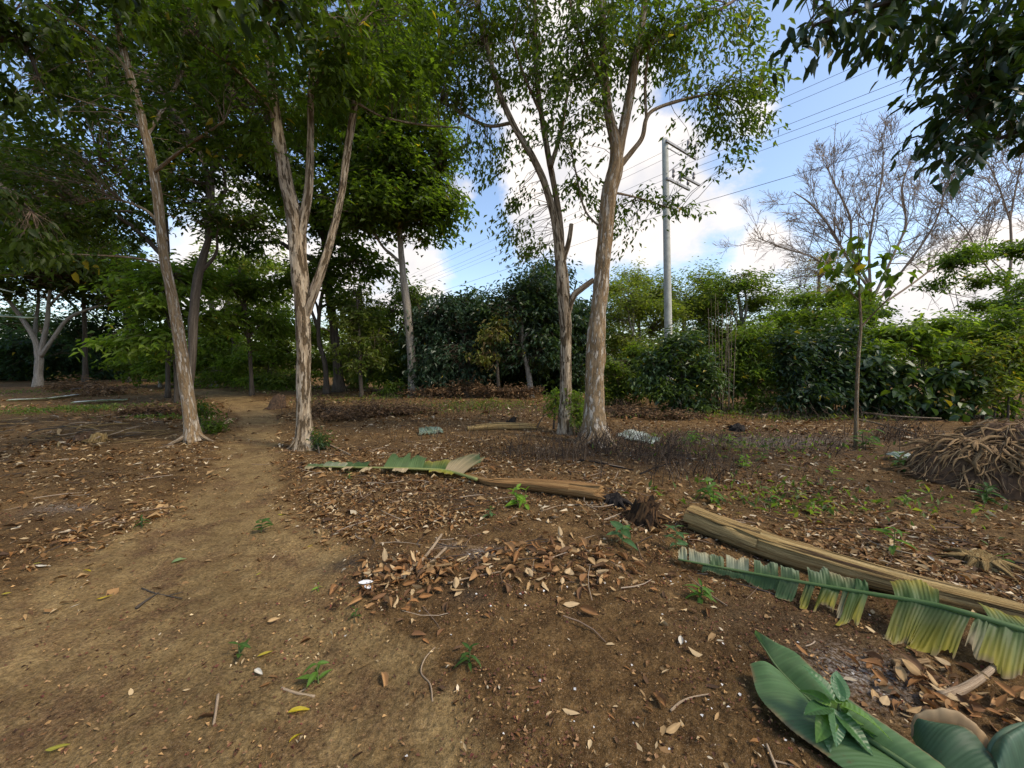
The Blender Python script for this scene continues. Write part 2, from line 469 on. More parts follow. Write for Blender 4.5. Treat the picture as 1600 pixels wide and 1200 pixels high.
# ------------------------------------------------------------------ ground and path
def ground_material():
    m, n, l = new_mat("earth")
    out = n.new("ShaderNodeOutputMaterial"); p = n.new("ShaderNodeBsdfPrincipled")
    p.inputs["Roughness"].default_value = 0.95; p.inputs["Specular IOR Level"].default_value = 0.12
    tcn = n.new("ShaderNodeTexCoord"); v = tcn.outputs["Object"]
    def attr(k):
        a = n.new("ShaderNodeAttribute"); a.attribute_name = k; return a.outputs["Fac"]
    def mix(f, a, b, blend='MIX'):
        x = n.new("ShaderNodeMix"); x.data_type = 'RGBA'; x.blend_type = blend
        if isinstance(f, (int, float)): x.inputs[0].default_value = f
        else: l.new(f, x.inputs[0])
        for i, s in ((6, a), (7, b)):
            if isinstance(s, tuple): x.inputs[i].default_value = (*s, 1)
            else: l.new(s, x.inputs[i])
        return x.outputs[2]
    def rng_(f, a, b, c=0.0, d=1.0):
        x = n.new("ShaderNodeMapRange"); x.inputs[1].default_value = a; x.inputs[2].default_value = b
        x.inputs[3].default_value = c; x.inputs[4].default_value = d
        l.new(f, x.inputs[0]); return x.outputs[0]
    def mul(a, b):
        x = n.new("ShaderNodeMath"); x.operation = 'MULTIPLY'; l.new(a, x.inputs[0])
        if isinstance(b, float): x.inputs[1].default_value = b
        else: l.new(b, x.inputs[1])
        return x.outputs[0]
    big = noise_node(n, l, v, 0.9, 6, 0.6).outputs["Fac"]
    mid = noise_node(n, l, v, 6.0, 8, 0.68).outputs["Fac"]
    fin = noise_node(n, l, v, 55.0, 6, 0.7).outputs["Fac"]
    grit = noise_node(n, l, v, 190.0, 3, 0.6).outputs["Fac"]
    # forest soil, rusty brown, with dark humus
    soil = ramp(n, [(0.30, (0.062, 0.033, 0.012)), (0.48, (0.120, 0.067, 0.024)), (0.62, (0.188, 0.111, 0.042)), (0.8, (0.27, 0.172, 0.072))])
    l.new(mid, soil.inputs[0])
    # trodden earth, ochre, with patches of rusty crumbs
    pth = ramp(n, [(0.28, (0.145, 0.086, 0.034)), (0.45, (0.225, 0.145, 0.058)), (0.60, (0.292, 0.196, 0.082)), (0.8, (0.38, 0.265, 0.118))])
    l.new(mid, pth.inputs[0])
    crumbs = ramp(n, [(0.3, (0.09, 0.047, 0.022)), (0.6, (0.155, 0.086, 0.040)), (0.8, (0.26, 0.16, 0.08))])
    l.new(fin, crumbs.inputs[0])
    pn = noise_node(n, l, v, 2.3, 9, 0.72).outputs["Fac"]
    path_c = mix(mul(rng_(pn, 0.48, 0.62), 0.85), pth.outputs[0], crumbs.outputs[0])
    # the border between the two frays with the noise
    ad = n.new("ShaderNodeMath"); ad.operation = 'MULTIPLY_ADD'
    l.new(pn, ad.inputs[0]); ad.inputs[1].default_value = -0.9
    ad2 = n.new("ShaderNodeMath"); ad2.operation = 'ADD'; ad2.inputs[1].default_value = 0.45
    l.new(attr("path"), ad.inputs[2]); l.new(ad.outputs[0], ad2.inputs[0])
    c = mix(rng_(ad2.outputs[0], 0.30, 0.75), soil.outputs[0], path_c)
    c = mix(mul(attr("char"), rng_(mid, 0.35, 0.6)), c, (0.022, 0.019, 0.019))
    c = mix(mul(attr("ash"), rng_(fin, 0.42, 0.60)), c, (0.42, 0.40, 0.38))
    c = mix(mul(rng_(grit, 0.56, 0.66), 0.5), c, (0.36, 0.26, 0.16))
    val = n.new("ShaderNodeHueSaturation"); l.new(c, val.inputs["Color"])
    l.new(rng_(big, 0.3, 0.7, 0.72, 1.22), val.inputs["Value"])
    val2 = n.new("ShaderNodeHueSaturation"); l.new(val.outputs[0], val2.inputs["Color"])
    l.new(rng_(fin, 0.33, 0.67, 0.50, 1.48), val2.inputs["Value"])
    l.new(val2.outputs[0], p.inputs["Base Color"])
    s1 = n.new("ShaderNodeMath"); s1.operation = 'MULTIPLY_ADD'; s1.inputs[1].default_value = 0.35
    l.new(fin, s1.inputs[0]); l.new(mid, s1.inputs[2])
    s2 = n.new("ShaderNodeMath"); s2.operation = 'MULTIPLY_ADD'; s2.inputs[1].default_value = 0.10
    l.new(grit, s2.inputs[0]); l.new(s1.outputs[0], s2.inputs[2])
    b = n.new("ShaderNodeBump"); b.inputs["Strength"].default_value = 1.0; b.inputs["Distance"].default_value = 0.07
    l.new(s2.outputs[0], b.inputs["Height"]); l.new(b.outputs[0], p.inputs["Normal"])
    l.new(p.outputs[0], out.inputs[0])
    return m
M_EARTH = ground_material()

def char_mask(x, y):
    c = 0
    for (px, py, rx, ry, a) in [(560, 875, 0.30, 0.20, 0.9), (1200, 695, 2.4, 1.3, 1.0), (1420, 690, 1.0, 0.7, 0.9), (720, 770, 1.0, 0.45, 0.75), (600, 750, .6, .3, .6), (560, 700, 1.2, .5, .5), (1300, 760, 1.0, .5, .6), (990, 800, 0.35, 0.25, 0.8),
                                (840, 640, 3.0, 1.6, 0.6), (1230, 960, 0.55, 0.20, 0.6), (720, 930, 0.22, 0.12, 0.8), (960, 710, 1.5, 0.8, 0.85), (1500, 850, 0.5, 0.35, 0.6), (60, 800, 0.5, 0.25, 0.5)]:
        c = np.maximum(c, a * gauss(x, y, px, py, rx, ry))
    return np.clip(c * (0.5 + fbm2(x * 2.2, y * 2.2, 77)), 0, 1)

def ash_mask(x, y):
    c = 0
    for (px, py, rx, ry, a) in [(1350, 1050, 0.20, 0.17, 0.75), (755, 865, 0.12, 0.08, 0.8), (1210, 690, 1.3, 0.4, 0.35), (100, 790, 0.25, 0.1, 0.4), (700, 850, 0.12, 0.06, 0.4)]:
        c = np.maximum(c, a * gauss(x, y, px, py, rx, ry))
    return np.clip(c, 0, 1)

phi = np.concatenate([np.radians(np.linspace(-180, -74, 44, endpoint=False)), np.radians(np.linspace(-74, 74, 430, endpoint=False)), np.radians(np.linspace(74, 180, 44, endpoint=False))])
rad = np.concatenate([[0.25], np.geomspace(0.5, 9.0, 300), np.geomspace(9.25, 400.0, 90)])
PH, RD = np.meshgrid(phi, rad)
GX, GY = RD * np.sin(PH), RD * np.cos(PH)
pm = path_mask(GX, GY)
GZ = gz(GX, GY)
near = smooth(10, 3, RD)
GZ = GZ + near * ((fbm2(GX * 9, GY * 9, 41, 4) - 0.5) * 0.042 * (1 - 0.35 * pm) + (noise2(GX * 42, GY * 42, 47) - 0.5) * 0.013)
GZ = GZ * smooth(120, 60, RD)
nR, nP = RD.shape
V = np.stack([GX, GY, GZ], -1).reshape(-1, 3)
V = np.vstack([V, [[0, 0, float(gz(0.0, 0.0))]]])
i = np.arange(nR - 1)[:, None] * nP
j = np.arange(nP)[None]; jn = (j + 1) % nP
Q = np.stack([i + j, i + jn, i + nP + jn, i + nP + j], -1).reshape(-1, 4)
cen = np.stack([np.full(nP, len(V) - 1), np.arange(nP), (np.arange(nP) + 1) % nP], -1)
fa = {"path": np.append(pm.ravel(), 1.0), "char": np.append(char_mask(GX, GY).ravel(), 0.0), "ash": np.append(ash_mask(GX, GY).ravel(), 0.0)}
onpath = fa["path"][Q].mean(1) > 0.5
def sub_mesh(name, Qs, extra=None):
    T = np.concatenate([Qs[:, [0, 2, 1]], Qs[:, [0, 3, 2]]])
    if extra is not None: T = np.concatenate([T, extra[:, [0, 2, 1]]])
    used, inv = np.unique(T, return_inverse=True)
    T = inv.reshape(T.shape)
    # orient upwards
    a, b, c = V[used][T[:, 0]], V[used][T[:, 1]], V[used][T[:, 2]]
    flip = np.cross(b - a, c - a)[:, 2] < 0
    T[flip] = T[flip][:, [0, 2, 1]]
    return build_mesh(name, V[used], T, M_EARTH, attrs={k: v[used] for k, v in fa.items()})
o = obj("ground", sub_mesh("ground", Q[~onpath]), kind="structure")
o["label"] = "brown forest soil strewn with dry leaves"
o = obj("path", sub_mesh("path", Q[onpath], cen), kind="structure")
o["label"] = "bare trodden ochre earth path winding between the trees"

# ------------------------------------------------------------------ leaf litter
def scatter_view(n, dmin, dmax, ang=62, power=1.0):
    """ground points spread over the wedge in front, denser close by"""
    d = dmin * (dmax / dmin) ** (rng.random(n) ** power)
    a = np.radians(rng.uniform(-ang, ang, n))
    return d * np.sin(a), d * np.cos(a)

DRY_COLS = np.array([[0.25, 0.14, 0.054], [0.17, 0.088, 0.032], [0.34, 0.215, 0.095], [0.11, 0.057, 0.024], [0.46, 0.335, 0.18], [0.23, 0.11, 0.036], [0.60, 0.49, 0.33], [0.07, 0.039, 0.020]])
DRY_W = np.array([0.22, 0.18, 0.16, 0.12, 0.12, 0.09, 0.06, 0.05])

def litter_density(x, y):
    pmk = path_mask(x, y)
    d = (1 - pmk) * (0.30 + 0.9 * smooth(0.38, 0.62, fbm2(x * 0.9, y * 0.9, 61)))
    d = d * (0.10 + 0.90 * smooth(1.9, 3.3, y + 0.35 * np.maximum(x - 1.2, 0)))
    d = d + 0.7 * gauss(x, y, 640, 905, 0.35, 0.26) + 0.8 * gauss(x, y, 870, 885, 0.45, 0.25) + 0.5 * gauss(x, y, 1480, 1080, 0.35, 0.2)
    d = d + 0.03 * pmk
    return d

def litter(n, dmin, dmax, Lr, kind, power=1.0, ang=62):
    x, y = scatter_view(n, dmin, dmax, ang, power)
    keep = rng.random(n) < litter_density(x, y)
    x, y = x[keep], y[keep]; n = len(x)
    ch = char_mask(x, y)
    L = rng.uniform(*Lr, n) * rng.choice([0.5, 1.0, 1.6], n, p=[0.5, 0.4, 0.10])
    W = L * rng.uniform(0.28, 0.6, n)
    yaw = rng.uniform(0, 2 * np.pi, n); tilt = rng.normal(0, 0.22, n)
    dirs = np.stack([np.cos(yaw) * np.cos(tilt), np.sin(yaw) * np.cos(tilt), np.sin(tilt)], -1)
    nrm = unit(np.stack([rng.normal(0, .35, n), rng.normal(0, .35, n), np.ones(n)], -1))
    c = DRY_COLS[rng.choice(len(DRY_COLS), n, p=DRY_W)] * rng.uniform(0.75, 1.2, (n, 1))
    c = c * (1 - 0.55 * (ch * rng.random(n)))[:, None]
    pos = np.stack([x, y, gz(x, y) + rng.uniform(-0.004, 0.010, n) + np.abs(np.sin(tilt)) * L * 0.30], -1)
    return leaf_faces(pos, dirs, nrm, L, W, c, kind, rng.uniform(-0.3, 0.5, n), rng.uniform(-0.15, 0.35, n), rng.uniform(-0.3, 0.8, n))

bag = Bag()
bag.add(*litter(11000, 1.1, 4.2, (0.020, 0.050), 8))
bag.add(*litter(34000, 1.1, 4.8, (0.008, 0.028), 4))
bag.add(*litter(98000, 3.3, 12.0, (0.025, 0.075), 4))
bag.add(*litter(22000, 9.0, 28.0, (0.07, 0.16), 4))
o = obj("leaf_litter", bag.mesh("leaf_litter", M_DRY), kind="stuff")
tag(o, "dry brown leaf litter scattered over the forest soil", "leaf litter")

# finer crumbs of husk and broken leaf close by, on soil and path
n = 85000
x, y = scatter_view(n, 1.0, 6.5, 62)
k = rng.random(n) < (0.09 + 0.84 * np.clip(litter_density(x, y), 0, 1)) * (0.2 + 1.2 * smooth(0.40, 0.60, fbm2(x * 2.1, y * 2.1, 91)))
x, y = x[k], y[k]; n = len(x)
L = rng.uniform(0.006, 0.022, n); yaw = rng.uniform(0, 6.28, n)
cc_ = np.array([[0.42, 0.25, 0.10], [0.14, 0.06, 0.03], [0.10, 0.045, 0.025], [0.30, 0.17, 0.08], [0.58, 0.44, 0.24], [0.17, 0.05, 0.035]])[rng.choice(6, n, p=[.15, .33, .24, .21, .02, .05])]
V_, T_, C_ = leaf_faces(np.stack([x, y, gz(x, y) + 0.006], -1), np.stack([np.cos(yaw), np.sin(yaw), rng.normal(0, .25, n)], -1),
                        unit(np.stack([rng.normal(0, .5, n), rng.normal(0, .5, n), np.ones(n)], -1)), L, L * 0.6, cc_ * rng.uniform(.7, 1.2, (n, 1)), 4, 0.4)
b2 = Bag(); b2.add(V_, T_, C_)
# pale chips of ash and shell
n = 750
x, y = scatter_view(n, 1.4, 14, 60)
k = rng.random(n) < (1 - path_mask(x, y)) * smooth(-1.0, 1.5, x) * 0.9 + 0.04
x, y = x[k], y[k]; n = len(x)
L = rng.uniform(0.006, 0.016, n) * (1 + 0.10 * y); yaw = rng.uniform(0, 6.28, n)
b2.add(*leaf_faces(np.stack([x, y, gz(x, y) + 0.010], -1), np.stack([np.cos(yaw), np.sin(yaw), rng.normal(0, .2, n)], -1),
                   unit(np.stack([rng.normal(0, .4, n), rng.normal(0, .4, n), np.ones(n)], -1)), L, L * 0.8, np.array([[0.72, 0.70, 0.66]]) * rng.uniform(.6, 1.05, (n, 1)), 4, 0.2))
o = obj("soil_crumbs", b2.mesh("soil_crumbs", M_DRY), kind="stuff")
tag(o, "fine crumbs of husk, broken leaf and pale chips on the soil", "crumbs")

# thin fallen twigs everywhere
n = 2600
x, y = scatter_view(n, 1.3, 14, 60)
k = rng.random(n) < np.clip(litter_density(x, y), 0, 1) * smooth(1.2, 4.0, y) * (1 - path_mask(x, y))
x, y = x[k], y[k]; n = len(x)
yaw = rng.uniform(0, 6.28, n); L = rng.uniform(0.06, 0.35, n)
t = np.linspace(-0.5, 0.5, 4)
bend = rng.normal(0, 0.12, n)
Px = x[:, None] + np.cos(yaw)[:, None] * L[:, None] * t - np.sin(yaw)[:, None] * (bend * L)[:, None] * (1 - 4 * t * t)
Py = y[:, None] + np.sin(yaw)[:, None] * L[:, None] * t + np.cos(yaw)[:, None] * (bend * L)[:, None] * (1 - 4 * t * t)
Pz = gz(Px, Py) + 0.010 + rng.uniform(0, 0.02, (n, 1)) + rng.normal(0, 0.1, n)[:, None] * t * L[:, None]
Rr = rng.uniform(0.0015, 0.005, n)[:, None] * np.array([1, .9, .8, .5])
V_, T_ = twigs(np.stack([Px, Py, Pz], -1), Rr, 4)
tc_ = np.array([[0.22, 0.15, 0.10], [0.10, 0.07, 0.05], [0.36, 0.28, 0.20], [0.05, 0.04, 0.035]])[rng.choice(4, n)]
o = obj("fallen_twigs", build_mesh("fallen_twigs", V_, T_, M_DRY, np.repeat(tc_, 16, 0)), kind="stuff")
tag(o, "thin dry twigs strewn among the leaf litter", "twigs")

# ------------------------------------------------------------------ trees
G_DARK = [(0.052, 0.084, 0.010), (0.068, 0.108, 0.012), (0.088, 0.130, 0.015)]
G_DEEP = [(0.030, 0.048, 0.008), (0.042, 0.064, 0.010), (0.056, 0.080, 0.012)]
G_MID = [(0.066, 0.105, 0.014), (0.088, 0.135, 0.018), (0.115, 0.155, 0.022)]
G_BRIGHT = [(0.11, 0.175, 0.024), (0.15, 0.220, 0.030), (0.185, 0.250, 0.034)]
G_OLIVE = [(0.12, 0.145, 0.034), (0.16, 0.185, 0.042), (0.20, 0.215, 0.055)]
G_BLUE = [(0.022, 0.045, 0.022), (0.032, 0.060, 0.030), (0.045, 0.080, 0.038)]
G_TAN = [(0.26, 0.19, 0.10), (0.32, 0.25, 0.14), (0.20, 0.15, 0.08)]

def leaf_cloud(lobes, n_clump, per, L, spread, cols, attach, kind=4, wl=0.42, hang=0.35, twig_r=(0.010, 0.003), yellow=0.01, sub=10, lobe_sd=0.34, shell=0.45, flat=0.75, tw_color=None):
    """leaf clumps on twigs spread through ellipsoid lobes; every clump hangs on a twig from the nearest limb point"""
    w = np.array([l[1][0] * l[1][1] + l[1][0] * l[1][2] + l[1][1] * l[1][2] for l in lobes]) * np.array([l[2] if len(l) > 2 else 1.0 for l in lobes])
    idx = rng.choice(len(lobes), n_clump, p=w / w.sum())
    ctr = np.array([l[0] for l in lobes]); rd = np.array([l[1] for l in lobes])
    cl = np.zeros((n_clump, 3)); shade = np.zeros(n_clump)
    for k in range(len(lobes)):
        s = np.where(idx == k)[0]
        if not len(s): continue
        # sub-lobes make the outline uneven and leave gaps
        m = max(3, int(sub))
        v = unit(rng.normal(size=(m, 3))) * (rng.random((m, 1)) ** shell)
        which = rng.integers(0, m, len(s))
        q = v[which] * 0.82 + rng.normal(0, lobe_sd, (len(s), 3)) * np.array([1, 1, 0.7])
        ln = np.linalg.norm(q, axis=1, keepdims=True)
        q = np.where(ln > 1.12, q / ln * 1.12 * rng.uniform(0.85, 1, (len(s), 1)), q)
        cl[s] = ctr[k] + q * rd[k]
        shade[s] = rng.normal(0, 0.10, m)[which]
    cl[:, 2] = np.maximum(cl[:, 2], 0.12)
    N = n_clump * per
    ci = np.repeat(np.arange(n_clump), per)
    A = np.asarray(attach)
    out = unit(cl - A[np.array([np.argmin(((A - c) ** 2).sum(1)) for c in cl])] + rng.normal(0, 0.05, cl.shape))
    # twigs
    a0 = A[np.array([np.argmin(((A - c) ** 2).sum(1) + rng.random(len(A)) * 0.3) for c in cl])]
    t = np.linspace(0, 1, 4)[None, :, None]
    dist = np.linalg.norm(cl - a0, axis=1)
    P = a0[:, None, :] * (1 - t) + cl[:, None, :] * t
    P[:, :, 2] += (np.sin(np.linspace(0, np.pi, 4))[None] * dist[:, None] * rng.uniform(0.02, 0.16, (n_clump, 1)))
    P[:, 1:-1] += rng.normal(0, 0.05, (n_clump, 2, 3)) * dist[:, None, None]
    R = np.linspace(1, 0.25, 4)[None] * (twig_r[1] + (twig_r[0] - twig_r[1]) * np.clip(dist / 1.5, 0, 1))[:, None]
    tV, tT = twigs(P, R, 3)
    # leaves
    # ring-like sprays: along a short axis in the clump's outward direction
    al = rng.normal(0, 1, (N, 1)) * spread
    pos = cl[ci] + out[ci] * al + rng.normal(0, spread * 0.45, (N, 3)) * np.array([1, 1, flat])
    yaw = rng.uniform(0, 2 * np.pi, N)
    dirs = np.stack([np.cos(yaw), np.sin(yaw), np.zeros(N)], -1) + out[ci] * 0.7
    dirs[:, 2] = dirs[:, 2] * 0.5 - hang * rng.uniform(0.2, 1.8, N)
    nrm = unit(np.stack([rng.normal(0, .45, N), rng.normal(0, .45, N), np.ones(N)], -1))
    cl_c = np.array(cols)[rng.choice(len(cols), n_clump)]
    c = cl_c[ci] * (1 + shade[ci])[:, None] * rng.uniform(0.75, 1.25, (N, 1))
    c = c + (np.array(cols)[rng.choice(len(cols), N)] - c) * 0.35
    yl = rng.random(N) < yellow
    c[yl] = np.array([0.34, 0.26, 0.03]) * rng.uniform(0.6, 1.2, (yl.sum(), 1))
    Ls = L * rng.uniform(0.65, 1.25, N)
    return leaf_faces(pos, dirs, nrm, Ls, Ls * wl * rng.uniform(0.8, 1.2, N), c, kind, 0.22, rng.uniform(0.05, 0.35, N)), (tV, tT)

def poly(pts, d):
    """[(px, py, diameter in photo pixels[, depth offset])] along a limb at forward distance d -> points, radii"""
    P, R = [], []
    for q in pts:
        dd = d + (q[3] if len(q) > 3 else 0.0)
        P.append(at(q[0], q[1], dd)); R.append(q[2] * 0.5 / F * dd * math.cos(math.atan((q[0] - CX) / F)))
    return np.array(P), np.array(R)

def tree(name, label, trunk, d, limbs=(), lobes=(), bark=M_BARK_TAN, leaf=M_LEAF, cat="tree", group=None, flare=0.5, sides=20, rough=0.08, rings=70, auto=0, base=None,
         crown=None, ridges=0.0, bare=False, roots=0, flare_h=0.35):
    """trunk and limbs given by their points; lobes = [(px, py, d, rx, ry, rz, weight)]"""
    P, R = poly(trunk, d)
    if base is None: base = P[0]
    g = float(gz(P[0][0], P[0][1]))
    P[0][2] = g - 0.06
    root = thing(name, label, cat, (P[0][0], P[0][1], g), 0, group)
    org = np.array([P[0][0], P[0][1], g])
    Vv, Tt, U = tube(P - org, R, rings, sides, rough, 2.5, random.randint(1, 999), flare, flare_h, 5, ridges)
    obj("trunk", build_mesh("trunk", Vv, Tt, bark, tube=U), root)
    for k in range(roots):                                  # surface roots
        a = 6.283 * (k + random.uniform(-.3, .3)) / roots; r = float(R[0]); ln = r * random.uniform(2.0, 4.2)
        ca, sa = math.cos(a), math.sin(a); cb, sb = math.cos(a + random.uniform(-.5, .5)), math.sin(a + random.uniform(-.5, .5))
        rp = np.array([[ca * r * .5, sa * r * .5, r * 2.2], [ca * r * 1.35, sa * r * 1.35, r * .8], [cb * ln * .7, sb * ln * .7, r * .12], [cb * ln, sb * ln, -r * .3]])
        Vv, Tt, U = tube(rp, [r * .35, r * .36, r * .22, r * .08], 18, 9, .12, 4, k + 3)
        obj("root", build_mesh("root", Vv, Tt, bark, tube=U), root)
    sk = [catmull(P, 40)[14:]]
    for lm in limbs:
        lp, lr = poly(lm, d)
        Vv, Tt, U = tube(lp - org, lr, max(14, 8 * len(lp)), max(7, sides // 2), rough, 3.0, random.randint(1, 999))
        obj("limb", build_mesh("limb", Vv, Tt, bark, tube=U), root)
        sk.append(catmull(lp, 24))
    L3 = [(at(l[0], l[1], l[2]), np.array([l[3], l[4], l[5]]), l[6] if len(l) > 6 else 1.0) for l in lobes]
    for k in range(auto):                                   # main boughs reaching into the crown
        c, rd, _ = L3[k % len(L3)]
        tgt = c + unit(rng.normal(size=3)) * rd * 0.55
        tp = sk[0]
        zt = tp[:, 2]; cand = np.where(zt < tgt[2] - 0.2)[0]
        s0 = tp[rng.choice(cand[len(cand) // 3:])] if len(cand) > 3 else tp[-1]
        ln = np.linalg.norm(tgt - s0)
        mid1 = s0 * 0.65 + tgt * 0.35 + np.array([0, 0, 0.10 * ln]) + rng.normal(0, 0.05 * ln, 3)
        mid2 = s0 * 0.3 + tgt * 0.7 + np.array([0, 0, 0.10 * ln]) + rng.normal(0, 0.05 * ln, 3)
        lp = np.array([s0, mid1, mid2, tgt]); r0 = float(R[-1]) * 0.8 + 0.012 * ln
        Vv, Tt, U = tube(lp - org, np.array([r0, r0 * .7, r0 * .45, r0 * .2]), 14, 7, rough, 3.0, random.randint(1, 999))
        obj("limb", build_mesh("limb", Vv, Tt, bark, tube=U), root)
        sk.append(catmull(lp, 12))
    if crown and L3:
        att = np.concatenate(sk)
        (v, t_, c_), (tv, tt) = leaf_cloud(L3, attach=att, **crown)
        obj("twigs", build_mesh("twigs", tv - org, tt, M_TWIG, tube=tv), root, kind="stuff")
        obj("crown", build_mesh("crown", v - org, t_, leaf, c_, smooth_shade=False), root)
    return root

# --- the four flaking trunks that stand closest
tree("flaking_bark_tree", "leaning slender tree with flaking bark on the far side of the path", 
     [(302, 692, 23.8), (290, 600, 22.4), (272, 480, 18.5), (256, 400, 16.5), (245, 300, 16.4), (232, 230, 15.6), (212, 150, 14.8), (195, 90, 13.3), (184, 30, 11.7), (176, -40, 10.1), (165, -130, 7.0)], 6.6,
     limbs=[[(222, 175, 7.8), (200, 110, 7.0), (150, 60, 6.2, -.2), (90, 20, 5.5, -.5), (40, -10, 3.9, -.8)],
            [(247, 410, 4.6), (200, 402, 4.0, -.3), (130, 398, 3.3, -.7), (60, 396, 2.3, -1.1)],
            [(228, 215, 7.0), (260, 160, 6.2, .4), (290, 100, 4.7, .8), (310, 20, 3.9, 1.2)],
            [(262, 375, 5.9), (230, 330, 5.3, .5), (170, 310, 4.0, 1), (120, 320, 2.6, 1.4)],
            [(240, 270, 7.0), (290, 230, 5.5, -.4), (350, 190, 3.9, -.9)]],
     lobes=[(60, 60, 6.0, 1.3, 1.0, 0.8), (180, 10, 6.6, 1.6, 1.2, 0.9, 1.2), (300, 60, 7.2, 1.4, 1.2, 0.9), (60, 400, 5.7, 1.0, 0.8, 0.35, .8), (100, 270, 7.6, 1.5, 1.2, 0.6),
            (330, 170, 6.2, 1.0, 1.0, 0.7), (20, 180, 6.2, 0.9, 0.9, 0.9, .7), (120, -150, 6.4, 2.4, 2.2, 1.1, .8)],
     bark=M_BARK_TAN, flare=0.7, sides=28, rings=120, rough=0.08, flare_h=0.2, roots=5,
     crown=dict(n_clump=470, per=20, L=0.135, spread=0.15, lobe_sd=0.24, cols=G_DEEP + G_DARK[:1], kind=4, hang=0.45, wl=0.44))

tree("flaking_bark_tree", "forked pale tree with peeling bark beside the bend of the path", 
     [(475, 702, 25.2), (475, 640, 23.7), (474, 560, 22.9), (472, 480, 24.4), (466, 400, 26.6), (462, 350, 27.4), (448, 290, 21.6), (436, 220, 18.4), (428, 160, 16.0), (420, 80, 14.4), (410, -30, 12.0), (402, -130, 8.0)], 6.2,
     limbs=[[(468, 372, 17.8), (482, 300, 13.6), (485, 220, 11.2), (486, 130, 9.6), (492, 30, 8.0), (495, -80, 5.6)],
            [(475, 505, 12), (487, 466, 15), (499, 432, 14.5), (515, 380, 12.6, .1), (532, 310, 11.1, .2), (545, 220, 11.2, .3), (560, 130, 9.6, .4), (574, 50, 8.0, .5), (585, -60, 5.6, .6)],
            [(430, 180, 7.2), (390, 130, 5.6, -.3), (345, 90, 4.0, -.6), (300, 60, 3.2, -.9)],
            [(556, 160, 4), (600, 183, 3.2, .5), (660, 195, 2.6, 1.0), (722, 200, 1.6, 1.4)],
            [(487, 140, 5.6), (530, 80, 4.0, -.5), (560, 30, 3.2, -.9)]],
     lobes=[(420, 60, 5.4, 1.2, 1.0, 0.7, 1.2), (520, 40, 6.0, 1.4, 1.1, 0.8, 1.2), (620, 90, 6.8, 1.0, 1.1, 0.8), (540, 180, 6.8, 0.8, 0.8, 0.6, .6), (420, 210, 6.6, 0.9, 0.9, 0.7), (340, 60, 5.4, 1.0, 1.0, 0.6),
            (670, 30, 6.6, 0.8, 1.0, 0.6, .6), (500, -140, 6.2, 2.2, 2.0, 1.0, .8)],
     bark=M_BARK_PALE, flare=1.2, sides=36, rings=140, rough=0.10, flare_h=0.18, roots=6,
     crown=dict(n_clump=470, per=20, L=0.135, spread=0.15, lobe_sd=0.24, cols=G_DARK + G_MID[:2], kind=4, hang=0.45, wl=0.44))

tree("flaking_bark_tree", "slim many stemmed tree close against the thicker brown trunk", 
     [(883, 674, 21.0), (884, 636, 18.9), (884, 580, 17.5), (884, 520, 17.5), (880, 450, 18.9), (876, 410, 16.8), (868, 350, 11.9), (852, 290, 10.5), (832, 245, 9.8), (805, 200, 9.0), (782, 150, 8.2), (768, 100, 6.8), (752, 30, 5.2), (735, -70, 3.8)], 7.5,
     limbs=[[(885, 500, 10), (894, 466, 10.5, -.05), (910, 450, 9.5, -.1), (928, 437, 8.4, -.15)],
            [(878, 400, 10.5), (874, 340, 9.1, .1), (860, 260, 9.0, .1), (846, 180, 8.2, .1), (838, 110, 7.5, .1), (836, 30, 6.0, .1), (834, -60, 3.8, .1)],
            [(880, 405, 9.8), (888, 380, 7.7), (893, 350, 6.3)],
            [(861, 260, 7.5), (878, 200, 6.0, .2), (886, 150, 4.5, .4), (900, 90, 3.8, .6)],
            [(800, 192, 5.2), (760, 196, 4.5, .2), (710, 170, 3.8, .4), (690, 160, 3.0, .5)],
            [(850, 190, 4.5), (820, 120, 3.8, -.4), (800, 60, 3.0, -.8)]],
     lobes=[(770, 120, 7.6, 0.9, 0.9, 0.7), (830, 60, 7.6, 1.0, 1.0, 0.8), (765, 240, 7.8, 0.7, 0.8, 0.55, .8), (800, 320, 7.9, .45, .5, .5, .6), (860, 150, 7.2, 0.8, 0.8, 0.6, .7), (825, 375, 7.9, 0.5, 0.6, 0.5, .65), (740, 30, 7.6, 0.9, 1.0, 0.6), (695, 60, 7.6, .7, .8, .8, 1.0), (715, 140, 7.7, .6, .7, .6, .9),
            (810, -110, 7.6, 1.8, 1.6, 0.9, .6)],
     bark=M_BARK_PALE, flare=0.3, sides=26, rings=110, rough=0.08,
     crown=dict(n_clump=540, per=18, L=0.115, spread=0.16, lobe_sd=0.26, cols=G_DARK + G_OLIVE[:1], kind=4, hang=0.6, wl=0.40, sub=14))

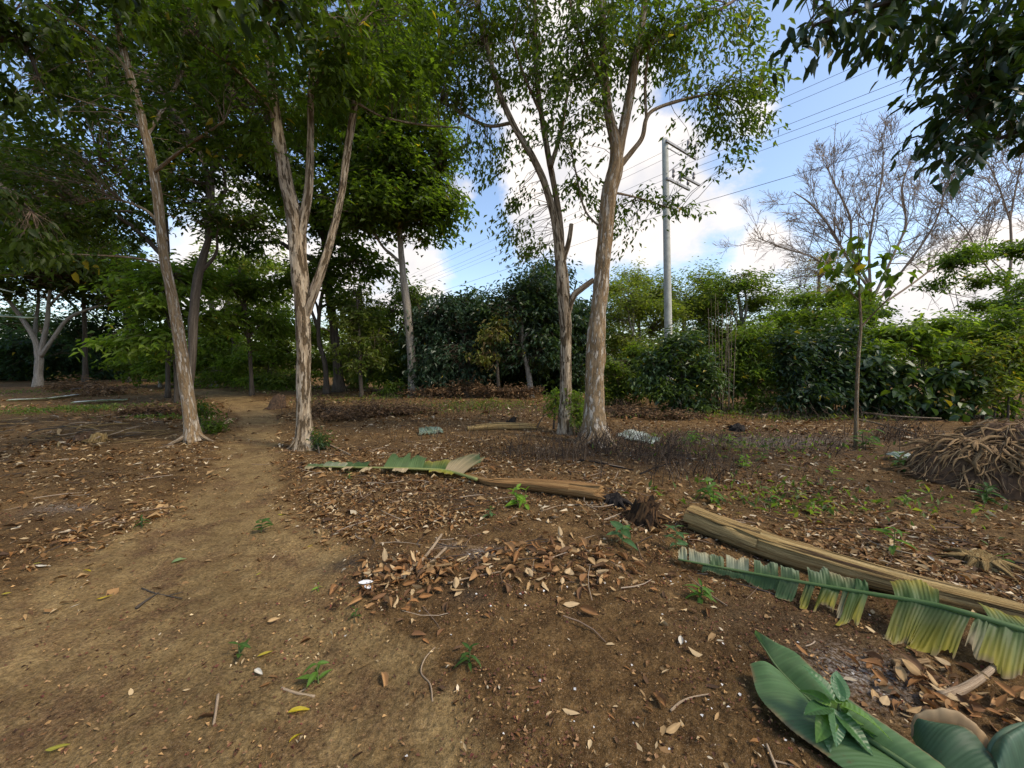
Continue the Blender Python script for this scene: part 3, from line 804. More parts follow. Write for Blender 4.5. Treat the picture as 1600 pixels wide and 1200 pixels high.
tree("flaking_bark_tree", "thick brown trunk forking high up and darkened by soil at its foot", 
     [(930, 690, 32.2), (928, 640, 29.8), (930, 570, 29.1), (934, 500, 24.8), (940, 430, 22.9), (946, 360, 22.9), (953, 300, 23.8), (962, 260, 23.1), (962, 225, 17.0), (950, 170, 13.6), (944, 110, 11.6), (942, 40, 10.2), (938, -50, 8.2), (934, -130, 5.4)], 6.7,
     limbs=[[(964, 250, 16.3), (974, 200, 15.0), (984, 150, 14.3), (994, 90, 12.2), (1006, 20, 10.2), (1016, -60, 7.5)],
            [(966, 262, 9.5), (985, 240, 7.5), (1003, 215, 6.8), (1010, 185, 6.1), (1025, 170, 5.4, .1), (1070, 155, 4.8, .3), (1120, 145, 3.4, .5)],
            [(1000, 82, 8.2), (1030, 60, 7.5, .1), (1080, 40, 6.1, .2), (1130, 12, 4.8, .4), (1170, -15, 3.4, .6)],
            [(1010, 188, 4.8), (1008, 130, 4.1), (1016, 60, 3.4, -.3)],
            [(946, 140, 5.4), (915, 80, 4.8, -.2), (895, 20, 4.1, -.4), (880, -50, 2.7, -.6)],
            [(950, 365, 3.7), (915, 330, 3.1, .3), (900, 270, 2.7, .5), (890, 220, 2.0, .6)],
            [(955, 300, 4.1), (1000, 310, 2.5, .4), (1060, 330, 1.9, .8)]],
     lobes=[(960, 60, 6.4, 1.2, 1.1, 0.8), (1060, 60, 6.8, 1.0, 1.0, 0.7), (1120, 130, 7.0, 0.9, 0.9, 0.7, .8), (1165, 200, 7.2, 0.50, 0.6, 0.50, .5), (1100, 215, 7.2, 0.6, 0.6, 0.40, .4), (1030, 320, 7.3, 0.75, 0.7, 0.50, .35), (1195, 120, 7.2, .45, .5, .5, .6), (1130, 275, 7.3, .4, .5, .25, .4),
            (900, 180, 6.6, 0.8, 0.8, 0.8, .7), (1150, 20, 7.0, 0.6, 0.8, 0.6, .6), (960, 330, 7.6, 0.7, 0.7, 0.8, .35), (980, -120, 6.8, 2.2, 2.0, 1.0, .7), (900, 300, 7.4, .4, .5, .5, .3)],
     bark=M_BARK_TAN, flare=1.3, sides=40, rings=140, rough=0.10, ridges=0.07, flare_h=0.24, roots=7,
     crown=dict(n_clump=640, per=18, L=0.118, spread=0.17, lobe_sd=0.26, cols=G_DARK + G_OLIVE[:1], kind=4, hang=0.6, wl=0.40, sub=14))

# --- tall tree with a dense dome in the middle distance
tree("shade_tree", "tall grey trunk carrying a dense dark dome of leaves beyond the clearing",
     [(646, 622, 15.0), (643, 560, 13.6), (638, 500, 12.2), (630, 430, 10.2), (625, 370, 8.8), (622, 320, 6.8)], 15.0,
     limbs=[[(628, 412, 5.4), (612, 398, 4.8), (598, 385, 4.1), (575, 350, 3.4, -.4)], [(623, 345, 5.4), (650, 300, 4.1, .5), (690, 270, 2.7, .8)], [(623, 335, 5.4), (600, 270, 4.1), (590, 200, 3.4), (585, 120, 2.7)]],
     lobes=[(640, 330, 15, 2.0, 1.9, 1.2, 1.1), (560, 330, 14.6, 1.6, 1.8, 1.1), (620, 230, 15, 2.1, 2.0, 1.5, 1.2), (560, 150, 15, 2.0, 2.0, 1.5), (640, 130, 15.4, 1.7, 1.8, 1.3), (600, 50, 15.5, 2.0, 2, 1.4), (685, 320, 15, 0.9, 1.2, 1.2, .8), (690, 230, 15.2, 0.7, 1.2, 1.0, .7), (620, 280, 15, 1.9, 1.9, 1.4), (590, 190, 15, 2, 2, 1.4)],
     bark=M_BARK_GREY, flare=0.7, sides=16, rings=50, ridges=0.12,
     crown=dict(n_clump=2500, per=13, L=0.24, spread=0.30, cols=G_MID + G_DARK[1:], kind=4, hang=0.35, wl=0.5, sub=18, twig_r=(0.02, 0.006), lobe_sd=0.3))

# --- left background: shade trees, dark wood
tree("shade_tree", "spreading tree with bare pale limbs in the dark corner of the wood",
     [(60, 605, 17), (60, 580, 15), (61, 560, 15), (56, 535, 11), (46, 515, 10), (30, 492, 9), (14, 470, 8), (-6, 440, 6)], 20.5,
     limbs=[[(62, 558, 12), (68, 530, 10), (74, 500, 9), (76, 470, 7), (80, 440, 5)], [(64, 556, 10), (82, 530, 8), (104, 500, 7, .3), (130, 486, 6, .6), (168, 474, 4, 1.0)],
            [(76, 480, 6), (92, 462, 5), (110, 446, 4)], [(54, 530, 8), (56, 500, 7, .8), (60, 470, 6, 1.2), (58, 430, 4, 1.5)]],
     lobes=[(40, 420, 20, 2.6, 2.5, 1.4), (110, 400, 20.5, 2.8, 2.5, 1.5), (-40, 430, 20, 2.5, 2.5, 1.6), (60, 330, 21, 3.5, 3.0, 2.0), (170, 440, 21, 1.8, 2, 1.2), (0, 250, 21, 3, 3, 2)],
     bark=M_BARK_GREY, flare=0.4, sides=14, rings=40,
     crown=dict(n_clump=1300, per=12, L=0.30, spread=0.38, cols=G_DEEP, kind=4, hang=0.35, wl=0.5, sub=16, twig_r=(0.02, 0.006)))  # crown leaves coloured darker to stand for the wood's shade

bgl = [
    ("sunlit young tree bushy to the ground beyond the path's end", [(425, 612, 5), (425, 590, 5), (427, 550, 4), (430, 500, 3)], 19.0,
     [(425, 500, 19, 1.1, 1, .9), (440, 550, 19, 1.1, 1, .9), (405, 560, 19.5, 1.0, 1, .8), (450, 590, 18.6, 1.0, .8, .5), (410, 595, 19, 1.0, .8, .4)], G_BRIGHT[:2] + G_OLIVE[:2], 900, 0.22),
    ("light green bushy tree framed by the leaning tree and path", [(352, 608, 5), (352, 585, 5), (350, 550, 4), (348, 510, 3)], 20.0,
     [(350, 520, 20, 1.2, 1, .9), (320, 560, 20.5, 1.2, 1, .9), (370, 565, 20, 1.1, 1, .8), (340, 592, 20, 1.4, .8, .5)], G_BRIGHT + G_OLIVE[:1], 850, 0.23),
    ("pale green undergrowth tree showing left of the leaning trunk", [(250, 608, 5), (250, 585, 5), (248, 550, 4), (246, 520, 3)], 20.0,
     [(245, 540, 20, 1.2, 1, .9), (215, 570, 20.5, 1.2, 1, .8), (265, 580, 20, 1.1, 1, .7)], G_MID[1:] + G_BRIGHT[:1], 600, 0.23),
    ("light tree filling the gap beside the big dark trunk", [(480, 612, 4), (480, 590, 4), (482, 550, 3), (484, 510, 3)], 20.0,
     [(485, 520, 20, 1.0, 1, 1.0), (500, 570, 20, 1.0, 1, .8), (545, 560, 20.5, 1.1, 1, 1.0), (560, 590, 20, 1.1, .8, .5)], G_MID[1:] + G_OLIVE[:2], 650, 0.22),
    ("low black green evergreen behind the pale limbed tree", [(20, 602, 8), (20, 585, 7), (22, 560, 6), (24, 540, 4)], 27.0,
     [(-30, 560, 27, 2.6, 2, 2.2), (40, 560, 27.5, 2.6, 2, 2.2), (110, 560, 27.5, 2.6, 2, 2.2), (170, 570, 28, 2.2, 2, 1.8), (-90, 540, 26, 2.6, 2, 2.6), (30, 500, 28, 3, 2, 1.6)], G_BLUE[:2] + G_DARK[:1], 1900, 0.34),
  # (label, trunk px, base y, top y, diam, d, lobes)
    ("dark tree with flared foot deep in the shaded wood", [(133, 600, 12), (133, 560, 9), (132, 500, 8), (128, 440, 6)], 23.0,
     [(120, 440, 23, 3.0, 3, 2.0), (150, 520, 25, 2.4, 2.0, 1.8), (60, 540, 26, 3.0, 2, 1.7)], G_BLUE, 900, 0.32),
    ("dim bushy tree between the pale limbed tree and the path", [(205, 600, 9), (203, 560, 8), (200, 500, 7), (198, 450, 5)], 25.0,
     [(200, 480, 25, 2.6, 2.4, 2.2), (170, 400, 25, 3.2, 3, 2.4), (230, 560, 26, 2.2, 2, 1.6), (130, 560, 27, 2.6, 2, 1.6)], G_BLUE, 900, 0.32),  # darker leaf colour stands in for the dimness under the canopy
    ("slanting dark forked trunk behind the leaning tree", [(292, 640, 13), (300, 560, 14), (302, 500, 16), (308, 440, 15), (318, 400, 13), (330, 350, 9), (332, 260, 8), (338, 180, 6)], 12.0,
     [(300, 300, 12, 1.9, 1.9, 1.3), (350, 230, 12.3, 1.7, 1.8, 1.3), (250, 200, 12.5, 2.0, 2.0, 1.3), (380, 330, 12, 1.2, 1.4, 0.9), (310, 120, 12.5, 2.2, 2.2, 1.5), (200, 280, 12.5, 1.5, 1.6, 1.1), (410, 130, 12.5, 1.8, 1.8, 1.3), (420, 250, 13, 1.3, 1.4, 1.0)], G_DEEP + G_DARK[:1], 2000, 0.19),
    ("tree with two thin dark stems rising through the leafy roof", [(262, 612, 8), (262, 520, 8), (262, 400, 8), (255, 280, 7), (258, 180, 6), (265, 80, 5)], 14.5,
     [(150, 200, 14.5, 2.2, 2.2, 1.6), (90, 260, 14.5, 2.0, 2.2, 1.1, .8), (200, 110, 15, 2.6, 2.4, 1.6), (60, 340, 14, 1.9, 2.0, 1.2), (160, 350, 14.5, 1.7, 1.8, 1.0), (250, 30, 15, 2.6, 2.4, 1.5), (80, 90, 15, 2.0, 2.2, 1.2, .7), (330, 40, 15, 2.5, 2.4, 1.4)], G_DEEP, 1900, 0.22),
    ("young tree with layered light leaves left of the leaning trunk", [(276, 628, 7), (274, 580, 6), (268, 520, 5), (255, 470, 4), (245, 430, 3)], 13.0,
     [(235, 470, 12.8, 1.1, 1.1, 0.8), (215, 530, 12.6, 0.8, 0.9, 0.6, .8), (270, 430, 13, 1.3, 1.2, 0.8), (262, 540, 12.6, 0.8, 0.8, 0.5, .7), (300, 500, 13.4, 0.9, 0.9, 0.7, .7)], G_MID[1:] + G_BRIGHT[:2], 620, 0.24),
    ("thin dark stemmed sapling at the far end of the path", [(394, 628, 7), (392, 580, 6), (388, 520, 6), (380, 460, 5), (374, 420, 4)], 15.5,
     [(385, 450, 15.5, 1.4, 1.3, 0.8), (360, 500, 15.5, 0.9, 1.0, 0.6, .6), (420, 500, 15.7, 1.0, 1.0, 0.7, .7), (400, 540, 15.8, .7, .8, .5, .4)], G_MID + G_BRIGHT[:1], 520, 0.22),
    ("pale trunk standing in the sunlit gap beyond the path", [(334, 606, 11), (334, 570, 10), (333, 520, 9), (330, 470, 7)], 21.0,
     [(330, 440, 21, 2.2, 2, 1.4), (300, 520, 22, 1.5, 1.4, 1.0, .5), (370, 420, 22, 2.0, 2, 1.3), (340, 560, 24, 2, 1.5, 1.2)], G_BRIGHT[:2] + G_OLIVE, 800, 0.28),
    ("twin brown trunk among the far light green trees", [(374, 600, 9), (374, 570, 8), (372, 530, 7), (368, 480, 5)], 24.0,
     [(400, 470, 25, 2.4, 2, 1.7), (440, 520, 26, 2.4, 2, 1.6), (360, 540, 27, 2.2, 2, 1.4), (430, 430, 25, 1.8, 2, 1.5), (380, 580, 27, 2.5, 2, .9), (300, 570, 28, 2.5, 2, 1.2)], G_BRIGHT[:2] + G_OLIVE, 1100, 0.30),
    ("big dark trunk with wide foot behind the forked pale tree", [(530, 612, 20), (527, 570, 14), (520, 500, 14), (512, 440, 14), (508, 380, 12), (505, 300, 9)], 17.0,
     [(510, 330, 17, 1.8, 2.0, 1.4), (450, 300, 17.5, 2.0, 2, 1.5), (545, 400, 17, 1.5, 1.6, 1.0), (540, 260, 17.5, 1.8, 2, 1.4), (470, 200, 17.5, 2.2, 2.2, 1.6), (385, 370, 17.5, 1.4, 1.5, 1.1), (600, 420, 17.5, .8, 1, .6, .5)], G_DARK + G_MID[:1], 1500, 0.27),
    ("crooked thin trunk just right of the forked pale tree", [(511, 614, 9), (508, 570, 8), (498, 530, 7), (500, 480, 6), (508, 440, 5)], 16.0,
     [(500, 420, 16, 1.0, 1.1, 0.9), (530, 470, 16.3, 1.0, 1.0, 0.7, .7), (470, 440, 16.5, 0.9, 1.0, .8, .6)], G_MID, 380, 0.24),
    ("slender upright young tree with thin dark stem before the thicket", [(565, 622, 6), (563, 580, 6), (562, 540, 5), (560, 490, 4), (562, 445, 3)], 15.0,
     [(562, 500, 15, 0.9, 0.9, 1.2), (545, 560, 15, 0.9, 0.8, 0.7, .6), (585, 540, 15, 0.8, .8, .9, .7), (560, 455, 15, .6, .6, .6, .5)], G_OLIVE[:2] + G_MID[:1], 420, 0.19),
]
for (lab, tr, d, lb, cols, nc, Ls) in bgl:
    tree("woodland_tree", lab, tr, d, lobes=lb, bark=M_BARK_GREY if "pale" in lab[:5] else M_BARK_DARK, flare=0.5, sides=10, rings=30, auto=min(6, len(lb)),
         crown=dict(n_clump=int(nc * .42), per=18, L=Ls, spread=Ls * 1.1, lobe_sd=0.25, cols=cols, kind=4, hang=0.35, wl=0.46, sub=16, twig_r=(0.016, 0.005), yellow=0.005),
         group="woodland trees behind the clearing")

# --- dark thicket in the middle
mid = [
    ("dark round mango like tree just left of the thicket's middle", [(705, 622, 10), (703, 590, 9), (702, 540, 7), (700, 490, 5)], 15.6,
     [(700, 500, 15.6, 1.2, 1.3, 1.0), (690, 560, 15.4, 1.2, 1.2, 1.1), (735, 560, 15.5, 1.0, 1.1, 1.1), (720, 480, 15.8, .8, 1.0, .6), (665, 520, 15.8, 0.7, .9, 1.1, .8), (745, 500, 15.8, .8, .9, .8), (700, 597, 15.3, 1.2, 1.0, .5)], G_BLUE, 1500, 0.20, M_LEAF_GLOSS),
    ("dark thicket tree with a mottled pale crooked stem", [(830, 624, 8), (828, 600, 8), (824, 575, 7), (818, 550, 6), (815, 500, 5)], 14.6,
     [(800, 490, 15, 1.1, 1.2, 1.0), (830, 460, 15.2, 1.0, 1.1, .9), (845, 540, 15, 0.8, 1, .9), (790, 550, 15, .8, .9, .8, .7), (860, 490, 15.2, .8, 1.0, 1.0)], G_BLUE + G_DARK[:1], 1100, 0.20, M_LEAF_GLOSS),
    ("tallest dark tree of the middle thicket behind the slim stems", [(862, 618, 10), (860, 570, 9), (858, 510, 7), (856, 450, 5)], 17.0,
     [(858, 440, 17, 1.0, 1.2, 1.0), (845, 500, 17, 1.2, 1.2, 1.0), (895, 520, 17, 1.3, 1.3, 1.5), (900, 570, 16.6, 1.2, 1.0, 1.1), (870, 580, 16.8, 1.2, 1.0, .8)], G_BLUE + G_DARK[:1], 1100, 0.22, M_LEAF_GLOSS),
    ("small tree half dead with rusty leaves before the dark thicket", [(780, 622, 5), (778, 590, 5), (776, 560, 4), (772, 520, 3)], 14.4,
     [(770, 530, 14.4, .55, .6, .45), (760, 560, 14.4, .5, .5, .35, .6), (785, 505, 14.5, .4, .5, .35, .6)], G_TAN[:1] + G_OLIVE + [(0.12, 0.065, 0.03)], 170, 0.17, M_LEAF),
    ("grey green tree between the tall grey trunk and the thicket", [(660, 616, 6), (660, 580, 6), (658, 530, 5), (655, 480, 4)], 18.0,
     [(600, 510, 18, 1.2, 1.2, 1.1), (640, 470, 18.5, .9, 1, .8), (655, 540, 18, .9, 1, 1.2), (590, 570, 18, 1.5, 1.2, 1.0), (570, 500, 19, 1, 1.2, .9)], G_MID + G_BLUE[2:], 850, 0.23, M_LEAF),
    ("low dark tree filling the hollow beneath the thicket", [(760, 616, 8), (758, 600, 8), (756, 570, 7), (752, 530, 5)], 17.5,
     [(760, 500, 17.5, 1.4, 1.3, 1.2), (770, 570, 17, 1.5, 1.1, 1.1), (810, 590, 17, 1.3, 1, .8), (650, 590, 17.2, 1.0, 1, .7), (880, 600, 17.0, 1.0, 1, .6)], G_BLUE[:2] + G_DARK[:1], 900, 0.23, M_LEAF),
]
for (lab, tr, d, lb, cols, nc, Ls, lm) in mid:
    tree("thicket_tree", lab, tr, d, lobes=lb, bark=M_BARK_GREY if "mottled" in lab else M_BARK_DARK, leaf=lm, flare=0.4, sides=10, rings=30, auto=min(5, len(lb)),
         crown=dict(n_clump=nc, per=12, L=Ls, spread=Ls * 1.15, cols=cols, kind=4, hang=0.55, wl=0.42, sub=14, twig_r=(0.014, 0.005), yellow=0.004),
         group="trees of the middle thicket")

# --- light green trees behind, on the right half
bgr = [
    ("tall feathery light tree rising over the hedge right of the pole", [(1105, 612, 6), (1104, 560, 6), (1102, 500, 5), (1098, 445, 3)], 22.0,
     [(1098, 440, 22, 1.1, 1, .9), (1120, 480, 22, 1.2, 1, .8), (1080, 480, 22, 1.0, 1, .8), (1105, 530, 22, 1.3, 1, .9)], G_BRIGHT[:2] + G_OLIVE, 700, 0.22),
    ("yellow green tree between the pole and the thick brown trunk", [(1000, 612, 6), (1000, 560, 6), (998, 500, 5), (996, 440, 3)], 23.0,
     [(998, 435, 23, 1.2, 1, .8), (1020, 470, 23, 1.2, 1, .8), (965, 450, 23, 1.1, 1, .9), (980, 490, 22.5, 1.3, 1, .9)], G_OLIVE + G_BRIGHT[1:2], 700, 0.22),
    ("slim bright tree standing above the deep green bush", [(1262, 612, 5), (1262, 560, 5), (1260, 500, 4), (1256, 465, 3)], 16.0,
     [(1256, 470, 16, .7, .7, .5), (1235, 500, 16, .7, .7, .5), (1280, 500, 16, .7, .7, .5)], G_BRIGHT[:2] + G_MID[1:], 380, 0.18),
    ("airy olive green tree behind the thick brown trunk", [(985, 616, 7), (985, 570, 7), (988, 520, 6), (990, 470, 4)], 19.0,
     [(985, 470, 19, 1.3, 1.3, 1.0), (1020, 500, 19.5, 1.4, 1.3, 1.2), (970, 540, 19, 1.2, 1.2, 1.2), (1010, 560, 18.5, 1.3, 1.1, 1.0), (945, 500, 19, .9, 1, 1.2)], G_OLIVE + G_MID[1:], 1100, 0.22),
    ("feathery olive tree standing close behind the concrete pole", [(1065, 614, 7), (1066, 560, 6), (1068, 510, 5), (1070, 470, 4)], 21.0,
     [(1070, 480, 21, 1.7, 1.5, 1.1), (1030, 460, 22, 1.4, 1.3, .9), (1110, 510, 21, 1.4, 1.3, 1.1), (1090, 560, 20.5, 1.6, 1.2, 1.1), (1140, 560, 21, 1.5, 1.2, 1.2)], G_OLIVE + G_MID[1:], 1100, 0.24),
    ("spreading tree with flat tiers of leaves against the clouds", [(1165, 612, 8), (1166, 560, 8), (1160, 510, 7), (1155, 470, 5), (1150, 445, 4)], 20.0,
     [(1150, 440, 20, 1.4, 1.4, .55), (1190, 470, 20, 1.1, 1.2, .5), (1120, 470, 20, .9, 1, .5), (1220, 500, 20.5, 1.0, 1.1, .5, .7), (1160, 520, 20, 1.2, 1.1, .6, .7)], G_OLIVE[:2] + G_BRIGHT[:2], 620, 0.25),
    ("leafy tree between the tiered tree and the dry crowned one", [(1235, 610, 7), (1236, 570, 6), (1240, 530, 5), (1245, 490, 4)], 18.0,
     [(1240, 520, 18, 1.2, 1.1, .8), (1200, 550, 17.5, 1.2, 1, 1.0), (1275, 540, 18, 1.1, 1, 1.0), (1250, 580, 17.5, 1.5, 1, .7)], G_MID[1:] + G_OLIVE[:2], 620, 0.23),
    ("pale dry crowned tree with thin tan foliage behind the bare branches", [(1275, 606, 8), (1276, 550, 8), (1278, 490, 7), (1280, 430, 5)], 26.0,
     [(1275, 410, 26, 1.7, 1.8, 1.4), (1300, 450, 26, 1.6, 1.6, 1.2), (1250, 460, 26, 1.3, 1.5, 1.2, .7)], G_TAN, 650, 0.15),
]
for (lab, tr, d, lb, cols, nc, Ls) in bgr:
    tree("border_tree", lab, tr, d, lobes=lb, bark=M_BARK_GREY, flare=0.4, sides=9, rings=26, auto=min(5, len(lb)),
         crown=dict(n_clump=int(nc * .75), per=13, L=Ls * .9, spread=Ls * 1.5, cols=cols, kind=4, hang=0.3, wl=0.38, sub=16, lobe_sd=0.28, twig_r=(0.014, 0.005), yellow=0.006),
         group="light trees along the far border")

# far wood that closes the view between the trunks
n_l = []
for k in range(90):
    a = math.radians(-62 + 124 * k / 89 + random.uniform(-1, 1)); dd = random.uniform(31, 42)
    n_l.append((np.array([dd * math.tan(a), dd, random.uniform(1.6, 2.8)]), np.array([2.8 / math.cos(a) ** 1.3, 2.2, random.uniform(2.0, 3.2)]), 1.0))
(v, t_, c_), (tv, tt) = leaf_cloud(n_l, 6500, 9, 0.45, 0.55, G_MID + G_OLIVE + G_BRIGHT[:1], np.array([[l[0][0], l[0][1], 0.3] for l in n_l]), kind=4, sub=10, twig_r=(0.05, 0.015))
o = obj("far_wood", build_mesh("far_wood", v, t_, M_LEAF, c_, smooth_shade=False), kind="stuff")
tag(o, "distant mass of woodland leaves closing the view", "woods")

# ------------------------------------------------------------------ right side: hedge, bare trees, sapling
def bush(name, label, px, py, d, lobes, cols, nc, Ls, leaf=M_LEAF, per=12, wl=0.45, hang=0.4, stems=5, kind=4, yellow=0.01, group=None, cat="bush", spread=1.2, sub=10, stem_mat=None, flat=.75):
    b0 = at(px, py, d); b0[2] = float(gz(b0[0], b0[1]))
    root = thing(name, label, cat, b0, 0, group)
    L3 = [(at(l[0], l[1], l[2]), np.array([l[3], l[4], l[5]]), l[6] if len(l) > 6 else 1.0) for l in lobes]
    sk = []
    for k in range(stems):
        c, rd, _ = L3[k % len(L3)]
        s0 = b0 + np.array([rng.normal(0, 0.18), rng.normal(0, 0.12), -0.04])
        tgt = c + unit(rng.normal(size=3)) * rd * 0.5
        lp = np.array([s0, s0 * .6 + tgt * .4 + np.array([0, 0, .12]), tgt]); r0 = 0.012 + 0.012 * rng.random()
        Vv, Tt, U = tube(lp - b0, np.array([r0, r0 * .75, r0 * .3]), 10, 6, 0.05, 3, random.randint(1, 999))
        obj("stem", build_mesh("stem", Vv, Tt, stem_mat or M_BARK_DARK, tube=U), root)
        sk.append(catmull(lp, 12)[3:])
    (v, t_, c_), (tv, tt) = leaf_cloud(L3, nc, per, Ls, Ls * spread, cols, np.concatenate(sk), kind=kind, wl=wl, hang=hang, yellow=yellow, sub=sub, twig_r=(0.008, 0.003), flat=flat, lobe_sd=.24)
    obj("twigs", build_mesh("twigs", tv - b0, tt, M_TWIG, tube=tv), root, kind="stuff")
    obj("foliage", build_mesh("foliage", v - b0, t_, leaf, c_, smooth_shade=False), root)
    return root

HG = "bushes of the hedge along the clearing"
bush("hedge_bush", "dense rounded dark green bush at the foot of the concrete pole", 1058, 648, 10.2,
     [(1058, 565, 10.3, .75, .8, .65), (1020, 590, 10.2, .45, .6, .55), (1092, 590, 10.2, .42, .6, .6), (1060, 538, 10.4, .55, .6, .35), (1060, 625, 10.0, .75, .6, .4), (1018, 560, 10.3, .35, .4, .3, .6)],
     G_BLUE[1:] + G_MID[:2], 700, 0.15, M_LEAF_GLOSS, stems=7, group=HG)
bush("hedge_bush", "feathery light green shrub beside the cluster of pale stalks", 1172, 646, 10.6,
     [(1170, 540, 10.8, .5, .5, .55), (1180, 590, 10.6, .55, .5, .45), (1150, 575, 10.8, .35, .4, .6, .7), (1195, 520, 10.9, .35, .4, .4, .6), (1165, 630, 10.4, .5, .4, .25, .6)],
     G_MID[1:] + G_BRIGHT[:2], 420, 0.13, stems=9, group=HG, wl=.32)
bush("hedge_bush", "deep green shadowy bush before the dry crowned tree", 1272, 652, 10.0,
     [(1270, 550, 10.2, .75, .7, .5), (1235, 580, 10.0, .5, .6, .55), (1305, 575, 10.0, .55, .6, .6), (1270, 615, 9.8, .8, .6, .5), (1325, 520, 10.3, .4, .5, .35, .7), (1225, 540, 10.2, .35, .4, .4, .7)],
     G_BLUE + G_DARK[:1], 700, 0.16, M_LEAF_GLOSS, stems=8, group=HG)
bush("hedge_bush", "sunlit yellow green bush top above the big dark leaves", 1440, 652, 9.9,
     [(1420, 520, 9.9, .5, .5, .22, 1.2), (1475, 505, 10.0, .45, .5, .22), (1530, 520, 10, .5, .5, .25), (1385, 545, 9.8, .35, .4, .2), (1455, 545, 9.7, .5, .4, .2), (1510, 560, 9.8, .45, .4, .2)],
     G_BRIGHT + G_MID[2:], 330, 0.15, per=11, wl=.5, stems=8, group=HG, yellow=0.01, hang=.35)  # sunlight on the hedge top is put into these brighter leaf colours
bush("hedge_bush", "shaded shrub with very large dull green leaves", 1450, 655, 9.4,
     [(1400, 580, 9.4, .40, .4, .22), (1455, 590, 9.3, .40, .4, .25), (1500, 600, 9.4, .4, .4, .25), (1420, 620, 9.2, .35, .3, .2, .8), (1480, 635, 9.2, .4, .3, .18, .7), (1370, 560, 9.6, .25, .3, .2, .6)],
     G_BLUE[1:] + G_MID[:2], 150, 0.23, M_LEAF_GLOSS, kind=8, per=6, wl=.66, stems=8, group=HG, yellow=0.03, spread=.8, hang=.6)  # shade of the hedge's lower half is put into these duller leaf colours
bush("hedge_bush", "fine leaved tangle of thin stems at the hedge's outer end", 1580, 655, 9.4,
     [(1580, 520, 9.6, .5, .6, .6), (1600, 580, 9.4, .5, .6, .6), (1555, 580, 9.5, .35, .4, .5, .6), (1640, 540, 9.5, .6, .6, .9), (1570, 630, 9.2, .4, .4, .3, .6)],
     G_MID, 420, 0.14, stems=10, group=HG)
bush("hedge_bush", "dark leafy undergrowth below the broad leaved bush", 1375, 648, 9.8,
     [(1375, 620, 9.7, .5, .4, .35), (1340, 590, 9.9, .35, .4, .45), (1430, 630, 9.7, .5, .4, .3)], G_BLUE + G_DARK[:1], 260, 0.2, M_LEAF_GLOSS, stems=6, group=HG, kind=4, wl=.55)
bush("hedge_bush", "low mixed shrub between the round bush and the light one", 1128, 646, 10.8,
     [(1128, 600, 10.8, .4, .4, .5), (1140, 560, 11.2, .5, .5, .5, .8), (1110, 625, 10.6, .3, .3, .25, .6)], G_MID + G_BLUE[2:], 260, 0.16, stems=6, group=HG)
bush("hedge_bush", "leafy bush seen between the thick brown trunk and the round bush", 975, 640, 12.0,
     [(965, 590, 12.2, .6, .6, .7), (990, 560, 12.6, .6, .6, .6), (950, 620, 12, .5, .4, .35, .7), (1000, 610, 12, .4, .4, .4, .6)], G_MID + G_OLIVE[:1], 420, 0.15, stems=7, group=HG)
bush("hedge_bush", "tall shadowed bush behind the broad leaved one", 1345, 640, 12.5,
     [(1340, 500, 12.6, .8, .8, .6), (1380, 540, 12.6, .9, .8, .8), (1320, 560, 12.5, .7, .7, .8), (1450, 530, 13, 1.0, .8, .8), (1545, 520, 13, 1.2, .8, 1.0), (1620, 500, 13, 1, .8, 1.2)], G_DARK + G_BLUE[1:], 700, 0.19, stems=9, group=HG)

bush("hedge_bush", "airy light shrub leaning out between two darker bushes", 1225, 650, 10.3,
     [(1218, 590, 10.3, .35, .3, .4), (1230, 545, 10.5, .35, .3, .35), (1205, 625, 10.1, .3, .3, .2)], G_MID[1:] + G_OLIVE[:1], 170, 0.12, stems=9, group=HG, wl=.34, spread=1.6)
bush("hedge_bush", "tall thin stemmed shrub with light tips behind the sapling", 1330, 650, 10.8,
     [(1325, 520, 10.8, .35, .4, .4), (1350, 480, 11, .3, .3, .35), (1300, 500, 10.9, .3, .3, .3), (1345, 570, 10.6, .4, .3, .4)], G_MID[1:] + G_BRIGHT[:1], 230, 0.13, stems=11, group=HG, wl=.36, spread=1.6)
bush("hedge_bush", "mottled shrub with some yellowing leaves at the outer hedge", 1550, 655, 9.1,
     [(1545, 560, 9.1, .35, .3, .35), (1570, 600, 9.0, .35, .3, .3), (1535, 620, 9.0, .3, .3, .2), (1590, 540, 9.1, .35, .3, .3)], G_MID + G_OLIVE, 200, 0.13, stems=10, group=HG, wl=.4, yellow=.06, spread=1.5)

# bright low sucker between the two brown trunks
bush("sucker_shrub", "small bright green shrub sprouting between the two brown trunks", 903, 672, 7.4,
     [(905, 640, 7.4, .20, .2, .28), (898, 620, 7.5, .13, .15, .15), (912, 660, 7.3, .14, .15, .15)], G_BRIGHT[:2] + G_MID[1:], 70, 0.10, stems=4, cat="shrub", wl=.36)
bush("sucker_shrub", "thin green shoot on the far side of the slim many stemmed tree", 866, 660, 8.0,
     [(866, 622, 8.0, .13, .14, .2), (862, 640, 8.0, .1, .1, .15)], G_BRIGHT[:2] + G_MID[1:], 30, 0.10, stems=3, cat="shrub", wl=.36)
bush("sucker_shrub", "grey green sprout at the foot of the forked pale tree", 500, 698, 6.1,
     [(502, 685, 6.1, .10, .10, .10), (494, 690, 6.2, .08, .08, .08)], G_BLUE[2:] + G_MID[:1], 30, 0.075, stems=4, cat="shrub", wl=.36)
bush("sucker_shrub", "low leafy growth around the foot of the leaning tree", 318, 660, 8.0,
     [(318, 640, 8.0, .22, .2, .18), (330, 665, 7.4, .2, .2, .12)], G_MID[:2] + G_DARK, 60, 0.085, stems=4, cat="shrub", wl=.4)
